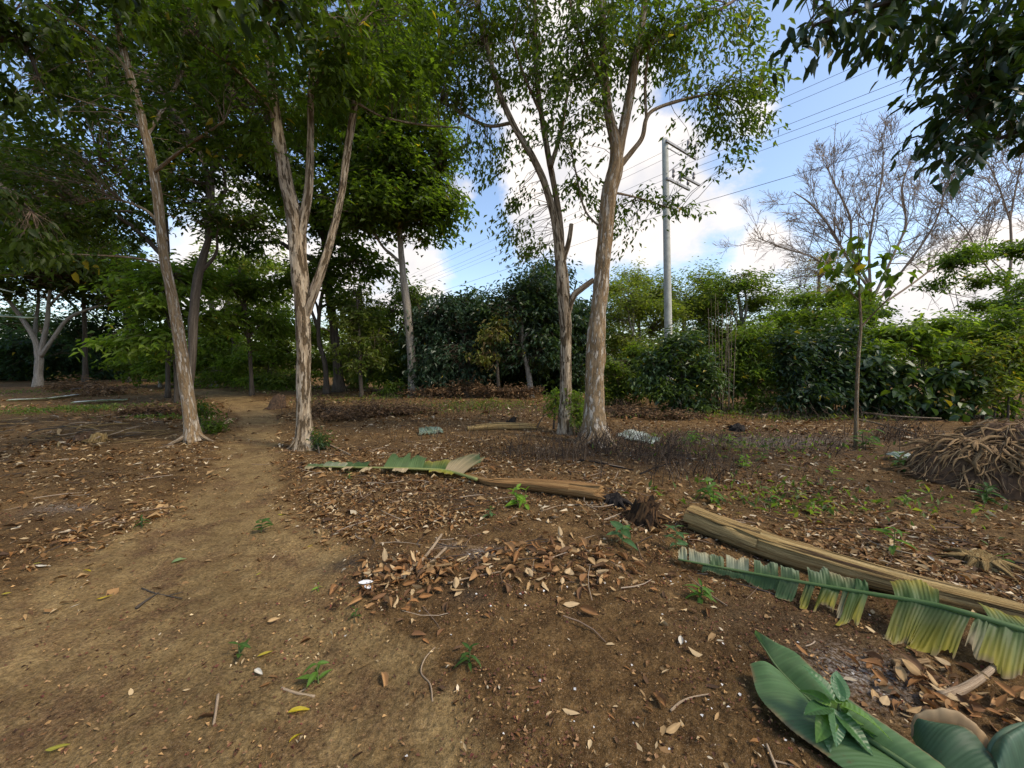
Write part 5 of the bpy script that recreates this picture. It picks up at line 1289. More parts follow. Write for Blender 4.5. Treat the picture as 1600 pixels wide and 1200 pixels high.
# ------------------------------------------------------------------ banana leaves
def patch(A, B, nu, nv, lift=0.03, ripple=0.008, seed=0, c0=(.05, .12, .06), c1=None, zmin=0.008, drop=None):
    """one half of a leaf blade between its midrib A and its edge B (world points)"""
    A = catmull(np.array(A), nu); B = catmull(np.array(B), nu)
    w = np.linspace(0, 1, nv)[None, :, None]
    V_ = A[:, None] * (1 - w) + B[:, None] * w
    uu = np.linspace(0, 1, nu)[:, None]; ww = np.linspace(0, 1, nv)[None]
    V_[..., 2] += lift * np.sin(np.pi * np.clip(ww, 0, 1) * .8) + ripple * np.sin(uu * nu * 1.3 + ww * 3 + seed) * (.3 + ww) + .02 * (noise2(uu * 5 + seed, ww * 2 + seed, seed + 1) - .5)
    V_[..., 2] = np.maximum(V_[..., 2], gz(V_[..., 0], V_[..., 1]) + zmin)
    V_ = V_.reshape(-1, 3)
    i = np.arange(nu - 1)[:, None] * nv; j = np.arange(nv - 1)[None]
    a, b, c, d = i + j, i + j + 1, i + nv + j + 1, i + nv + j
    T_ = np.concatenate([np.stack([a, b, c], -1).reshape(-1, 3), np.stack([a, c, d], -1).reshape(-1, 3)])
    c0 = np.array(c0); c1 = np.array(c1 if c1 is not None else c0)
    m = (ww ** 1.6 * (.6 + .8 * noise2(uu * 14 + seed, ww * 1.5, seed + 3)))[..., None]
    C = c0 * (1 - np.clip(m, 0, 1)) + c1 * np.clip(m, 0, 1)
    ed = (smooth(.90, 1.0, ww) * smooth(.35, .6, noise2(uu * 9 + seed, ww * 0 + seed, seed + 11)))[..., None]
    C = C * (1 - ed) + np.array([.22, .15, .07]) * ed
    C = C * (.88 + .24 * noise2(np.arange(nu)[:, None] * .8, 0 * ww + seed, seed + 21))[..., None]
    C = C * (1 + .05 * np.sin(np.arange(nu) * 2.1))[:, None, None] * (.9 + .2 * noise2(uu * 30, ww * 4, seed + 7))[..., None]
    return V_, T_, C.reshape(-1, 3)

def torn_leaf(name, label, mid, strips, rib_r=(.006, .016), rib_col=(.10, .17, .05), group=None, slant=.18):
    """mid: midrib points (world, tip first); strips: (t0, t1, side, length, fall, colour, edge colour)"""
    M = catmull(np.array(mid), 120); org = M[0].copy()
    root = thing(name, label, "leaf", org, 0, group)
    n = len(M)
    v, t_, u = tube(M - org, np.linspace(rib_r[0], rib_r[1], n), 60, 8)
    obj("midrib", build_mesh("midrib", v, t_, M_BANANA, np.tile(np.array(rib_col), (len(v), 1))), root)
    T = unit(np.gradient(M, axis=0))
    for k, (t0, t1, side, length, fall, ca, cb) in enumerate(strips):
        i0, i1 = int(t0 * (n - 1)), max(int(t0 * (n - 1)) + 2, int(t1 * (n - 1)))
        A = M[i0:i1 + 1]; t = T[i0:i1 + 1]
        lat = unit(np.cross(t, np.array([0, 0, 1.0]))) * -side
        m = len(A)
        A = catmull(A, 4 * m); t = unit(np.repeat(t, 4, 0)); lat = np.repeat(lat, 4, 0); m = 4 * m
        L = length * (.55 + .8 * noise2(np.arange(m) * .09 + k * 3.1, np.full(m, k * 1.7), k) + .25 * np.maximum(noise2(np.arange(m) * .45, np.full(m, k * 2.3), k + 5) - .6, 0) + .04 * (rng.random(m) - .5))
        B = A + lat * (L * (1 - fall) + .02)[:, None] - t * (L * slant)[:, None] * (1 if side else 1) + np.array([0, 0, -1.0]) * (L * fall)[:, None]
        V_, T_, C_ = patch(A, B, max(8, m), 7, lift=.03 * (1 - fall), ripple=.002, seed=k + 2, c0=ca, c1=cb)
        obj("blade", build_mesh("blade", V_ - org, T_, M_BANANA, C_), root)
    return root
GB, GBD, YB, PALE, STRAW = (.056, .108, .030), (.036, .074, .020), (.32, .26, .025), (.24, .27, .17), (.42, .32, .18)
mid_B = [plane(1060, 874, .035), plane(1150, 891, .05), plane(1250, 909, .09), plane(1350, 926, .13), plane(1440, 941, .17), plane(1500, 955, .19), plane(1600, 985, .19), plane(1680, 1010, .18)]
torn_leaf("torn_banana_leaf", "long shredded banana leaf with yellowing flaps leaning along the felled stem", mid_B,
          [(0.0, .04, 1, .06, -.3, PALE, STRAW), (.05, .12, 1, .07, -.2, PALE, STRAW), (.125, .17, 1, .045, -.3, GB, PALE), (.18, .26, 1, .045, -.5, PALE, STRAW), (.27, .35, 1, .04, -.5, GB, PALE),
           (.36, .42, 1, .04, -.4, GB, PALE), (.44, .50, 1, .07, -.35, GB, PALE), (.50, .57, 1, .06, -.3, GB, STRAW), (.57, .60, 1, .04, -.3, GB, GB),
           (.10, .25, -1, .045, .9, GBD, GBD), (.25, .36, -1, .07, .9, GBD, GB), (.36, .42, -1, .17, .7, GBD, GB), (.43, .455, -1, .22, .65, GBD, YB), (.475, .525, -1, .25, .6, GBD, YB), (.53, .545, -1, .20, .6, GBD, STRAW), (.55, .60, -1, .30, .55, GB, YB),
           (.67, .83, -1, .36, .5, GBD, YB), (.835, .86, -1, .25, .5, GB, STRAW), (.865, .93, -1, .30, .5, GB, YB), (.66, .76, 1, .13, -.12, GB, YB), (.86, .98, 1, .16, .1, GB, YB)])
mid_A = [plane(480, 728, .03), plane(540, 730, .05), plane(600, 731, .06), plane(660, 733, .06), plane(700, 736, .05), plane(745, 749, .05)]
torn_leaf("torn_banana_leaf", "half dried banana leaf lying on the ground right of the path", mid_A,
          [(0.0, .1, 1, .12, .2, GB, PALE), (.1, .18, 1, .14, 0, PALE, GB), (.18, .24, 1, .12, 0, PALE, STRAW), (.22, .36, 1, .16, 0, GB, GBD), (.36, .40, -1, .12, .2, STRAW, STRAW), (.52, .58, -1, .10, .3, STRAW, STRAW),
           (.26, .30, -1, .12, .1, STRAW, STRAW), (.45, .66, 1, .34, -.15, (.11, .17, .06), GB), (.66, .78, 1, .22, -.1, GB, YB), (.70, .86, -1, .08, .2, (.16, .24, .04), YB), (.78, .9, 1, .30, -.25, STRAW, GBD), (.02, .08, -1, .1, .2, GB, STRAW)],
          rib_r=(.008, .020), rib_col=(.28, .30, .10))
for (pts, lab, col, ed, ln) in [([(200, 627), (150, 629), (110, 632)], "bleached strip of banana leaf catching light under the dark wood", (.62, .66, .66), (.5, .52, .5), .22),
                                ([(112, 620), (70, 625), (10, 628)], "bleached fallen frond with splayed end at the wood's edge", (.55, .57, .50), (.62, .62, .58), .22),
                                ([(655, 679), (672, 678), (692, 676)], "small grey green scrap of banana leaf behind the path tree", (.20, .27, .22), (.12, .16, .10), .20),
                                ([(972, 680), (1000, 690), (1030, 694)], "folded silvery leaf scrap beside the thick brown trunk", (.20, .24, .20), (.50, .54, .50), .20),
                                ([(1400, 722), (1412, 720), (1425, 717)], "tiny pale leaf scrap in front of the root mass", (.42, .48, .46), (.35, .4, .38), .10)]:
    torn_leaf("banana_leaf_scrap", lab, [gp(a, b, .05) for a, b in pts],
              [(0, .35, 1, ln, -.1, col, ed), (.3, .65, 1, ln * 1.2, -.1, ed, col), (.6, 1, 1, ln, -.1, col, col), (.1, .5, -1, ln * .8, .2, col, ed), (.5, .95, -1, ln * .7, .2, ed, col)], rib_r=(.006, .012), rib_col=(.3, .32, .2))

# big smooth leaf at the lower corner
def pl(pts, z): return [plane(a, b, zz if hasattr(z, '__len__') else z) for (a, b), zz in zip(pts, z if hasattr(z, '__len__') else [z] * len(pts))]
GS = (.090, .170, .062)
mr = [(1179, 990), (1196, 1016), (1219, 1049), (1280, 1108), (1350, 1152), (1430, 1205), (1510, 1265)]
root = thing("fresh_banana_leaf", "large smooth green banana leaf with a split tip lying at the lower corner", "leaf", plane(1430, 1205, 0))
org = np.array(root.location)
A = pl(mr, [.03, .035, .04, .05, .055, .06, .06])
B = pl([(1180, 990), (1214, 1009), (1246, 1026), (1300, 1075), (1352, 1116), (1440, 1178), (1560, 1265)], [.04, .06, .07, .08, .08, .07, .06])
v, t_, c_ = patch(A, B, 150, 12, .015, .0006, 3, GS, (.10, .185, .07))
obj("blade", build_mesh("blade", v - org, t_, M_BANANA, c_), root)
A2 = A[2:]
B2 = pl([(1171, 1042), (1186, 1092), (1222, 1134), (1290, 1185), (1390, 1260)], [.045, .03, .03, .025, .03])
v, t_, c_ = patch(A2, B2, 150, 12, .03, .0006, 5, GS, (.085, .16, .06))
obj("blade", build_mesh("blade", v - org, t_, M_BANANA, c_), root)
v, t_, u = tube(np.array(A) - org + [0, 0, .002], np.linspace(.002, .011, len(A)), 40, 8)
obj("midrib", build_mesh("midrib", v, t_, M_BANANA, np.tile(np.array([.12, .18, .07]), (len(v), 1))), root)

root = thing("fresh_banana_leaf", "folded green banana leaf with brown dried rim behind the leafy seedling", "leaf", plane(1480, 1200, 0))
org = np.array(root.location)
v, t_, c_ = patch(pl([(1422, 1150), (1445, 1190), (1480, 1230), (1520, 1270)], [.05, .05, .05, .05]), pl([(1440, 1140), (1505, 1148), (1540, 1180), (1590, 1250)], [.09, .12, .10, .07]), 90, 12, .05, .0005, 9, (.055, .105, .05), (.05, .10, .05))
obj("blade", build_mesh("blade", v - org, t_, M_BANANA, c_), root)
v, t_, c_ = patch(pl([(1424, 1152), (1440, 1141), (1480, 1140), (1510, 1152), (1540, 1180), (1560, 1200)], [.06, .09, .12, .12, .10, .08]), pl([(1420, 1143), (1432, 1122), (1470, 1113), (1500, 1118), (1525, 1138), (1552, 1172)], [.05, .11, .15, .16, .14, .06]), 36, 8, .03, .002, 4, (.24, .15, .07), (.44, .32, .18), zmin=.02)
obj("dried_rim", build_mesh("dried_rim", v - org, t_, M_DRY, c_), root)
root = thing("fresh_banana_leaf", "curled bluish green banana leaf cut off by the bottom corner", "leaf", plane(1590, 1200, 0))
org = np.array(root.location)
v, t_, c_ = patch(pl([(1545, 1205), (1548, 1172), (1566, 1148), (1600, 1134), (1660, 1130)], [.06, .12, .17, .19, .19]), pl([(1560, 1260), (1590, 1230), (1620, 1210), (1660, 1200), (1700, 1195)], [.02, .06, .08, .1, .1]), 90, 14, .10, .0005, 6, (.10, .17, .10), (.06, .115, .07), zmin=.02)
obj("blade", build_mesh("blade", v - org, t_, M_BANANA, c_), root)
v, t_, u = tube(np.array(pl([(1545, 1205), (1548, 1172), (1566, 1148), (1600, 1134), (1660, 1130)], [.06, .12, .17, .19, .19])) - org, [.008, .009, .010, .010, .010], 30, 8)
obj("rim", build_mesh("rim", v, t_, M_BANANA, np.tile(np.array([.13, .20, .12]), (len(v), 1))), root)

# banana plant standing outside the frame: two of its leaves reach in
bp = np.array([-6.6, 4.2, 0.0]); bp[2] = gz(bp[0], bp[1])
root = thing("banana_plant", "banana plant at the picture's edge with drooping blue green leaves", "plant", bp)
v, t_, u = tube(np.array([[0, 0, -.05], [.02, 0, .8], [0, .02, 1.7]]), [.10, .09, .06], 20, 14, .06, 2, 4)
obj("stem", build_mesh("stem", v, t_, M_FIBRE, tube=u), root)
for (pts, wd, ca) in [([bp + [0, 0, 1.65], at(-60, 470, 4.6), at(0, 492, 4.7), at(56, 497, 4.8)], .10, (.14, .20, .16)),                      ([bp + [0, 0, 1.68], at(-110, 430, 4.4), at(-50, 440, 4.6), at(24, 458, 4.8)], .05, (.30, .33, .28)), ([bp + [0, 0, 1.7], bp + [-.5, .3, 2.3], bp + [-1.2, .8, 2.2]], .2, (.06, .12, .05))]:
    M = catmull(np.array(pts), 30); T = unit(np.gradient(M, axis=0)); lat = unit(np.cross(T, [0, 0, 1.0]))
    wv = (wd * np.sin(np.pi * np.linspace(.08, .97, 30)) ** .7)[:, None]
    for sd_ in (1, -1):
        v, t_, c_ = patch(M, M + lat * wv * sd_ + np.array([0, 0, -.45]) * wv, 30, 6, .02, .004, 3, ca, ca, zmin=-5)
        obj("blade", build_mesh("blade", v - bp, t_, M_BANANA, c_), root)

# ------------------------------------------------------------------ seedlings and small plants
def blade_mesh(name, L, W, col, mat, droop=.25, fold=.18, nu=9, nv=5, veins=.004, serr=0.0, curl=0.0, col2=None, seed=0):
    u = np.linspace(0, 1, nu)[:, None]; w = np.linspace(-1, 1, nv)[None]
    prof = (np.sin(np.pi * np.clip(u, 0, 1) ** .85) ** .8) * (1 - .25 * u)
    prof = np.clip(prof + serr * np.sin(np.arange(nu) * np.pi)[:, None], .02, None)
    X = u * L + 0 * w
    Y = w * W * .5 * prof * (1 - .3 * abs(curl))
    Z = -droop * L * u ** 2 + fold * np.abs(w) * W * prof + veins * np.sin(u * (26 if nu < 20 else 60) - np.abs(w) * 4) * (np.abs(w) > .1) + curl * (w * prof) ** 2 * W + .10 * L * (noise2(u * 3 + seed, w * 1.5 + seed * 2, seed) - .5) * (abs(curl) + .15)
    V_ = np.stack([X, Y, Z], -1).reshape(-1, 3)
    i = np.arange(nu - 1)[:, None] * nv; j = np.arange(nv - 1)[None]
    a, b, c, d = i + j, i + j + 1, i + nv + j + 1, i + nv + j
    T_ = np.concatenate([np.stack([a, b, c], -1).reshape(-1, 3), np.stack([a, c, d], -1).reshape(-1, 3)])
    col = np.array(col); C = np.tile(col, (nu * nv, 1)).reshape(nu, nv, 3)
    C = C * (.85 + .3 * noise2(u * 8 + seed, w * 3, seed + 1))[..., None]
    C[:, nv // 2] = C[:, nv // 2] * 1.3
    if col2 is not None:
        m = smooth(.5, .95, np.abs(w) * .5 + u * .45 + .3 * noise2(u * 4 + seed, w * 2, seed))[..., None]
        C = C * (1 - m) + np.array(col2) * m
    return build_mesh(name, V_, T_, mat, C.reshape(-1, 3))

LEAFM = {}
for nm, colr in (("mid", (.10, .19, .032)), ("dark", (.060, .120, .026)), ("bright", (.17, .29, .032)), ("blue", (.085, .165, .065)), ("pale", (.15, .20, .10))):
    LEAFM[nm] = [blade_mesh("leaf_" + nm, 1.0, w_, colr, M_LEAF, dr, .18, veins=.012, seed=k) for k, (w_, dr) in enumerate([(.46, .25), (.40, .5), (.52, .1)])]
STEM_G = tube_material("green_stem", [(0.3, (.06, .10, .03)), (.7, (.14, .17, .06))], (3, 3, 6), 3, None, .1)

def seedling(label, px, py, size, kind="mid", pairs=4, spread=1.0, lw=1.0, group="seedlings scattered over the clearing", name="seedling", cat="seedling", lean=0.0):
    p = gp(px, py, -.008)
    root = thing(name, label, cat, p, rng.uniform(0, 6.28), group)
    nst = 1 if pairs < 6 else 3
    for s_ in range(nst):
        h = size * rng.uniform(.6, .9); dx, dy = rng.normal(0, .10 * size * (nst > 1) + .05 * size, 2)
        bx, by = (rng.normal(0, .15 * size, 2) if nst > 1 else (0, 0))
        lp = np.array([[bx, by, 0], [bx + dx * .6, by + dy * .6, h * .5], [bx + dx + lean * h, by + dy, h]])
        v, t_, u = tube(lp, [.0035, .003, .0018], 8, 6)
        obj("stem", build_mesh("stem", v, t_, STEM_G, tube=u), root)
        C = catmull(lp, 20); yaw = rng.uniform(0, 6.28)
        np_ = pairs if nst == 1 else max(3, pairs // 2)
        for k in range(np_):
            f = .3 + .7 * k / max(1, np_ - 1); q = C[min(19, int(f * 19))]
            yaw += 1.57 + rng.normal(0, .25)
            for side in (0, math.pi):
                L = size * rng.uniform(.40, .62) * spread * (1.0 if k < np_ - 1 else .7)
                o = obj("leaf", random.choice(LEAFM[kind]), root, q, (rng.normal(0, .25), rng.uniform(-.55, .15) * (1.0 if k < np_ - 1 else 2), yaw + side + rng.normal(0, .25)), (L, L * lw, L))
    return root
for (lab, px, py, size, kind, pairs, spread, lw) in [
    ("dark seedling with drooping leaves on the path's widest stretch", 408, 832, .17, "dark", 4, 1.0, .9),
    ("low dark tuft of a seedling on the far edge of the path", 222, 824, .10, "dark", 5, 1.2, .6),
    ("tiny dark seedling in the middle of the bare foreground earth", 375, 1026, .09, "dark", 2, 1.5, .8),
    ("five leaved green seedling beside the forked dry twig in the foreground", 498, 1068, .10, "mid", 3, 1.3, .9),
    ("dark serrated seedling alone on bare earth below the leaf pile", 733, 1040, .10, "dark", 5, 1.1, .8),
    ("small dark tuft at the near rim of the leaf pile", 556, 963, .06, "dark", 3, 1.2, .7),
    ("tiny bright sprout where the path meets the leaf pile", 496, 924, .07, "bright", 3, .9, .7),
    ("broad leaved blue green seedling just before the split stump", 972, 850, .17, "blue", 4, 1.15, 1.1),
    ("upright blue green seedling between the stump and the long stem", 1057, 858, .20, "blue", 5, .9, .8),
    ("flat pale green seedling below the torn leaf's tip", 1094, 938, .11, "mid", 5, 1.4, .9),
    ("bright leafy clump in front of the shorter felled stem", 812, 792, .20, "bright", 7, 1.0, 1.0),
    ("dull green seedling left of the bright clump", 765, 808, .13, "blue", 4, .9, .9),
    ("leafy green weed behind the long felled stem", 1112, 782, .22, "mid", 7, 1.0, .9),
    ("thin upright weed on the open soil behind the long stem", 1203, 792, .22, "mid", 4, .8, .7),
    ("small bright weed further along behind the long stem", 1270, 804, .11, "bright", 4, 1.2, .8),
    ("seedling inside the loop of a dry vine", 1397, 862, .20, "mid", 4, 1.0, .8),
    ("tiny weed close to the rotten hollow stump", 1568, 884, .09, "mid", 3, 1.2, .8),
    ("green weed on the open ground before the sapling", 1160, 730, .16, "bright", 6, 1.0, .8),
    ("bright weed near the dark burnt stump", 1140, 692, .17, "bright", 5, 1.1, .8),
    ("leafy weed beside the sapling's stem", 1356, 700, .30, "dark", 7, 1.0, .8),
    ("dark weed sheltered by the root mass", 1405, 735, .22, "dark", 7, 1.0, .9),
    ("small weed below the root mass", 1412, 790, .12, "bright", 4, 1.1, .8),
    ("low dark weed at the near foot of the root mass", 1534, 782, .18, "dark", 6, 1.1, .8),
    ("pale weed on open soil between the long stem and root mass", 1245, 778, .12, "pale", 4, 1.1, .8),
    ("green sprig beside the silvery leaf scrap", 1078, 694, .22, "mid", 6, 1.0, .8),
    ("yellow green sprout just above the silvery leaf scrap", 1022, 684, .12, "bright", 4, 1.1, .9),
    ("slim weed right of the green sprig", 1190, 720, .14, "mid", 4, 1.1, .8),
    ("tiny weed at the edge of the litter near the half dried leaf", 545, 748, .10, "dark", 4, 1.0, .7),
    ("leaning grass green weed on the hedge side of the clearing", 1300, 742, .14, "bright", 4, 1.0, .7),
]:
    seedling(lab, px, py, size * 1.2, kind, pairs, spread, lw)

# the leafy plant growing through the big smooth leaf
p = gp(1300, 1165, .03)
root = thing("leafy_plant", "glossy veined plant growing through the large smooth banana leaf", "plant", p)
GLOSSY = [blade_mesh("leaf_glossy", 1.0, w_, c_, M_LEAF_GLOSS, dr, .12, 41, 9, .007, seed=k) for k, (w_, dr, c_) in enumerate([(.56, .3, (.05, .12, .035)), (.52, .15, (.07, .15, .06)), (.62, .5, (.10, .19, .03))])]
v, t_, u = tube(np.array([[0, 0, -.03], [.01, 0, .07], [.03, .01, .15]]), [.006, .005, .003], 10, 6)
obj("stem", build_mesh("stem", v, t_, STEM_G, tube=u), root)
for k, (dx, dz, L, yaw, pitch) in enumerate([(0, .15, .13, 1.9, -.9), (.02, .15, .14, .5, -.25), (.02, .13, .15, -.3, .05), (.0, .11, .14, -1.0, .35), (.0, .12, .13, -1.9, .35), (-.01, .10, .12, -2.6, .2), (-.01, .12, .12, 2.9, -.05),
                                             (.02, .10, .14, .1, .25), (.01, .14, .11, 1.2, -.5), (.02, .08, .15, -.65, .4), (.03, .09, .16, -.15, .30), (-.01, .13, .10, 2.3, -.35), (.02, .05, .16, -.9, .3), (.03, .14, .10, .9, -.6), (.05, .07, .14, .3, .1), (.06, .06, .15, -.4, .2), (-.03, .06, .13, -2.2, .2), (.05, .10, .13, 1.3, -.1), (.07, .05, .14, -1.2, .3)]):
    obj("leaf", GLOSSY[k % 3], root, (dx, 0, dz), (random.uniform(-.6, .6), pitch + random.uniform(-.25, .25), yaw + random.uniform(-.4, .4)), (L * .92, L * random.uniform(.8, 1.1), L))

# low green cover in the far clearing
bagw = Bag()
for (px, py, rx, ry, n_) in [(90, 642, 2.4, .8, 1000), (170, 640, 1.8, .6, 700), (260, 655, .8, .4, 200), (560, 625, 2.0, 1.2, 500), (760, 636, 2.2, 1.0, 900), (700, 640, 2, .8, 400), (1090, 652, 2.0, .6, 500), (1300, 655, 2.2, .5, 500), (1150, 700, 1.6, .9, 350), (1240, 780, 1.0, .5, 260), (420, 612, 3.0, 1.5, 700), (1500, 800, .8, .5, 60), (60, 615, 4, 1.5, 500)]:
    c0 = plane(px, py); x = rng.normal(c0[0], rx * .6, n_); y = rng.normal(c0[1], ry * .6, n_)
    k = path_mask(x, y) < .3; x, y = x[k], y[k]; m = len(x)
    yaw = rng.uniform(0, 6.28, m); el = rng.uniform(.1, 1.2, m)
    L = rng.uniform(.04, .11, m)
    cl = np.array([(.10, .15, .03), (.06, .10, .02), (.16, .18, .04), (.14, .11, .04)])[rng.choice(4, m, p=[.4, .3, .2, .1])]
    bagw.add(*leaf_faces(np.stack([x, y, gz(x, y) + rng.uniform(.01, .10, m)], -1), np.stack([np.cos(yaw) * np.cos(el), np.sin(yaw) * np.cos(el), np.sin(el)], -1), unit(np.stack([rng.normal(0, .5, m), rng.normal(0, .5, m), np.ones(m)], -1)), L, L * .4, cl, 4))
o = obj("low_weeds", bagw.mesh("low_weeds", M_LEAF), kind="stuff")
tag(o, "patches of low green weeds among the litter", "weeds")

# dead weed stalks
Ps, Rs, Cs = [], [], []
for (px, py, rx, ry, n_, h0) in [(960, 700, 1.0, .55, 220, .40), (1050, 715, .8, .5, 150, .35), (860, 715, .8, .4, 120, .30), (1090, 740, .7, .35, 90, .26), (900, 655, 2.4, .7, 160, .45), (600, 645, 2.2, .8, 260, .5), (1400, 690, .7, .5, 90, .45), (1300, 700, 1.0, .6, 60, .35), (1240, 660, 2, .4, 80, .4), (740, 690, 1.6, .5, 70, .3), (250, 650, 1.5, .5, 130, .35), (1180, 700, 1, .6, 60, .3)]:
    n_ = int(n_ * 1.15); c0 = plane(px, py); x = rng.normal(c0[0], rx * .6, n_); y = rng.normal(c0[1], ry * .6, n_)
    k = path_mask(x, y) < .3; x, y = x[k], y[k]; m = len(x)
    h = h0 * rng.uniform(.4, 1.2, m); lean = rng.normal(0, .35, (m, 2))
    f = np.linspace(0, 1, 4)
    q = np.stack([x[:, None] + lean[:, :1] * h[:, None] * f ** 1.4, y[:, None] + lean[:, 1:] * h[:, None] * f ** 1.4, gz(x, y)[:, None] - .01 + h[:, None] * f], -1)
    Ps.append(q); Rs.append(rng.uniform(.0025, .006, m)[:, None] * np.array([1, .85, .65, .35]))
    for _ in range(2):                         # side shoots
        fi = rng.integers(1, 3, m); b0 = q[np.arange(m), fi]; dr = unit(np.stack([rng.normal(0, 1, m), rng.normal(0, 1, m), rng.uniform(.2, 1.4, m)], -1)); ll = h * rng.uniform(.2, .5, m)
        Ps.append(b0[:, None] + dr[:, None] * (ll[:, None] * f)[..., None]); Rs.append(np.full((m, 1), .0024) * np.array([1, .9, .8, .5]))
P_, R_ = np.concatenate(Ps), np.concatenate(Rs)
v, t_ = twigs(P_, R_, 3)
cw = np.array([(.10, .065, .04), (.05, .035, .025), (.20, .14, .09), (.03, .024, .02)])[rng.choice(4, len(P_), p=[.4, .3, .15, .15])]
o = obj("dead_weed_stalks", build_mesh("dead_weed_stalks", v, t_, M_DRY, np.repeat(cw, 12, 0)), kind="stuff")
tag(o, "thin scorched weed stalks standing among the litter", "weeds")

# dry brush beyond the forked tree and along the wood's edge
BRN = [(.13, .075, .035), (.19, .11, .05), (.08, .045, .025), (.26, .16, .08)]
for (lab, px, py, d, lb, nc, Ls) in [
    ("low heap of rusty dry brush behind the forked pale tree", 545, 655, 9.6, [(520, 648, 9.6, .6, .4, .22), (570, 645, 9.8, .7, .4, .25), (500, 635, 9.8, .3, .3, .28), (630, 645, 10.2, .8, .4, .2), (545, 660, 9.2, .5, .3, .14)], 420, .10),
    ("brown withered scrub behind the leaning tree's foot", 240, 650, 9.8, [(235, 645, 9.8, .7, .4, .18), (265, 640, 10, .5, .4, .18), (205, 650, 9.6, .4, .3, .12)], 200, .10),
    ("dark withered undergrowth beneath the middle thicket", 740, 618, 14.2, [(720, 610, 14.2, 1.6, .5, .3), (800, 612, 14, 1.4, .5, .3), (670, 614, 14.4, 1, .5, .25)], 380, .13),
    ("dry brush fringe at the hedge foot by the thick brown trunk", 980, 648, 9.6, [(975, 645, 9.6, .8, .3, .18), (1040, 652, 9.3, .9, .3, .12)], 200, .09),
    ("rusty dead fern heap under the dark wood", 105, 612, 17, [(100, 606, 17, .9, .5, .35), (140, 604, 18, .8, .5, .35), (165, 610, 16, 1.5, .5, .2)], 200, .16)]:
    bush("dry_brush", lab, px, py, d, lb, BRN, nc, Ls, M_DRY, per=9, stems=6, cat="brush", wl=.35, hang=.1, yellow=0, group="heaps of dry brush")

# ------------------------------------------------------------------ uprooted root mass at the right edge
c0 = gp(1572, 742); org = c0.copy()
root = thing("uprooted_root_mass", "uprooted heap of tangled dry tan roots and clay at the clearing's edge", "root mass", org)
na, nr_ = 40, 16
th = np.linspace(0, 2 * np.pi, na, endpoint=False)[None]; rr = np.linspace(0.02, 1, nr_)[:, None]
X = np.cos(th) * rr * 1.0; Y = np.sin(th) * rr * .75
def heap_z(X, Y):
    q = np.sqrt((X / 1.0) ** 2 + (Y / .75) ** 2)
    return .62 * np.clip(1 - q ** 1.7, 0, 1) ** .6 * (.6 + .8 * fbm2(X * 3 + 5, Y * 3 + 2, 12)) - .06 + gz(X + org[0], Y + org[1]) - org[2]
Z = heap_z(X, Y)
V_ = np.stack([X, Y, Z], -1).reshape(-1, 3)
T_ = []
for i in range(nr_ - 1):
    for j in range(na):
        q = (j + 1) % na; T_ += [[i * na + j, i * na + na + j, i * na + na + q], [i * na + j, i * na + na + q, i * na + q]]
T_ += [[0, j, (j + 1) % na] for j in range(1, na - 1)]
obj("clay", build_mesh("clay", V_, np.array(T_), M_CLOD), root)
RM = []
for k in range(10):
    L = rng.uniform(.8, 1.2); pts = np.array([[0, 0, 0], [L * .35, rng.normal(0, .04), rng.normal(.03, .04)], [L * .7, rng.normal(0, .08), rng.normal(.02, .06)], [L, rng.normal(0, .14), rng.normal(-.06, .1)]])
    v, t_, u = tube(pts, [.034, .040, .034, .012], 9, 6, .25, 5, k)
    RM.append(build_mesh("root", v, t_, M_ROOT, tube=u))
for k in range(285):
    a = rng.uniform(math.pi * .75, math.pi * 1.95) if k < 230 else rng.uniform(0, 6.28); q = rng.random() ** .55 if k > 150 else rng.uniform(.35, .9)
    x, y = math.cos(a) * q * .98, math.sin(a) * q * .74
    z = float(heap_z(np.array(x), np.array(y)))
    dr = np.array([math.cos(a) * .9, math.sin(a), 0]) + rng.normal(0, .75, 3)
    steep = .15 + 1.0 * q ** 3
    L = rng.uniform(.16, .36) if q > .6 else rng.uniform(.25, .5)
    obj("root", RM[k % 10], root, (x, y, z + rng.uniform(-.02, .05)), (rng.uniform(-.6, .6), steep + rng.normal(0, .22), math.atan2(dr[1], dr[0])), (L, L * rng.uniform(.5, 1.5), L * rng.uniform(.5, 1.3)))

n = 1100
a = rng.uniform(0, 6.28, n); q = rng.random(n) ** .5
x, y = np.cos(a) * q, np.sin(a) * q * .75
f = np.linspace(0, 1, 4); L = rng.uniform(.06, .26, n); yw = a + rng.normal(0, .8, n)
Px = x[:, None] + np.cos(yw)[:, None] * L[:, None] * f; Py = y[:, None] + np.sin(yw)[:, None] * L[:, None] * f
zc = np.maximum(heap_z(Px, Py), -.04) + rng.uniform(.0, .05, (n, 1)) + .05 * np.sin(f * 3)[None] * rng.random((n, 1))
v, t_ = twigs(np.stack([Px, Py, zc], -1), rng.uniform(.002, .006, n)[:, None] * np.array([1, 1, .8, .4]), 3)
cf = np.array([(.26, .165, .08), (.18, .105, .05), (.10, .058, .03), (.38, .27, .15)])[rng.choice(4, n)]
obj("fibres", build_mesh("fibres", v, t_, M_DRY, np.repeat(cf, 12, 0)), root, kind="stuff")

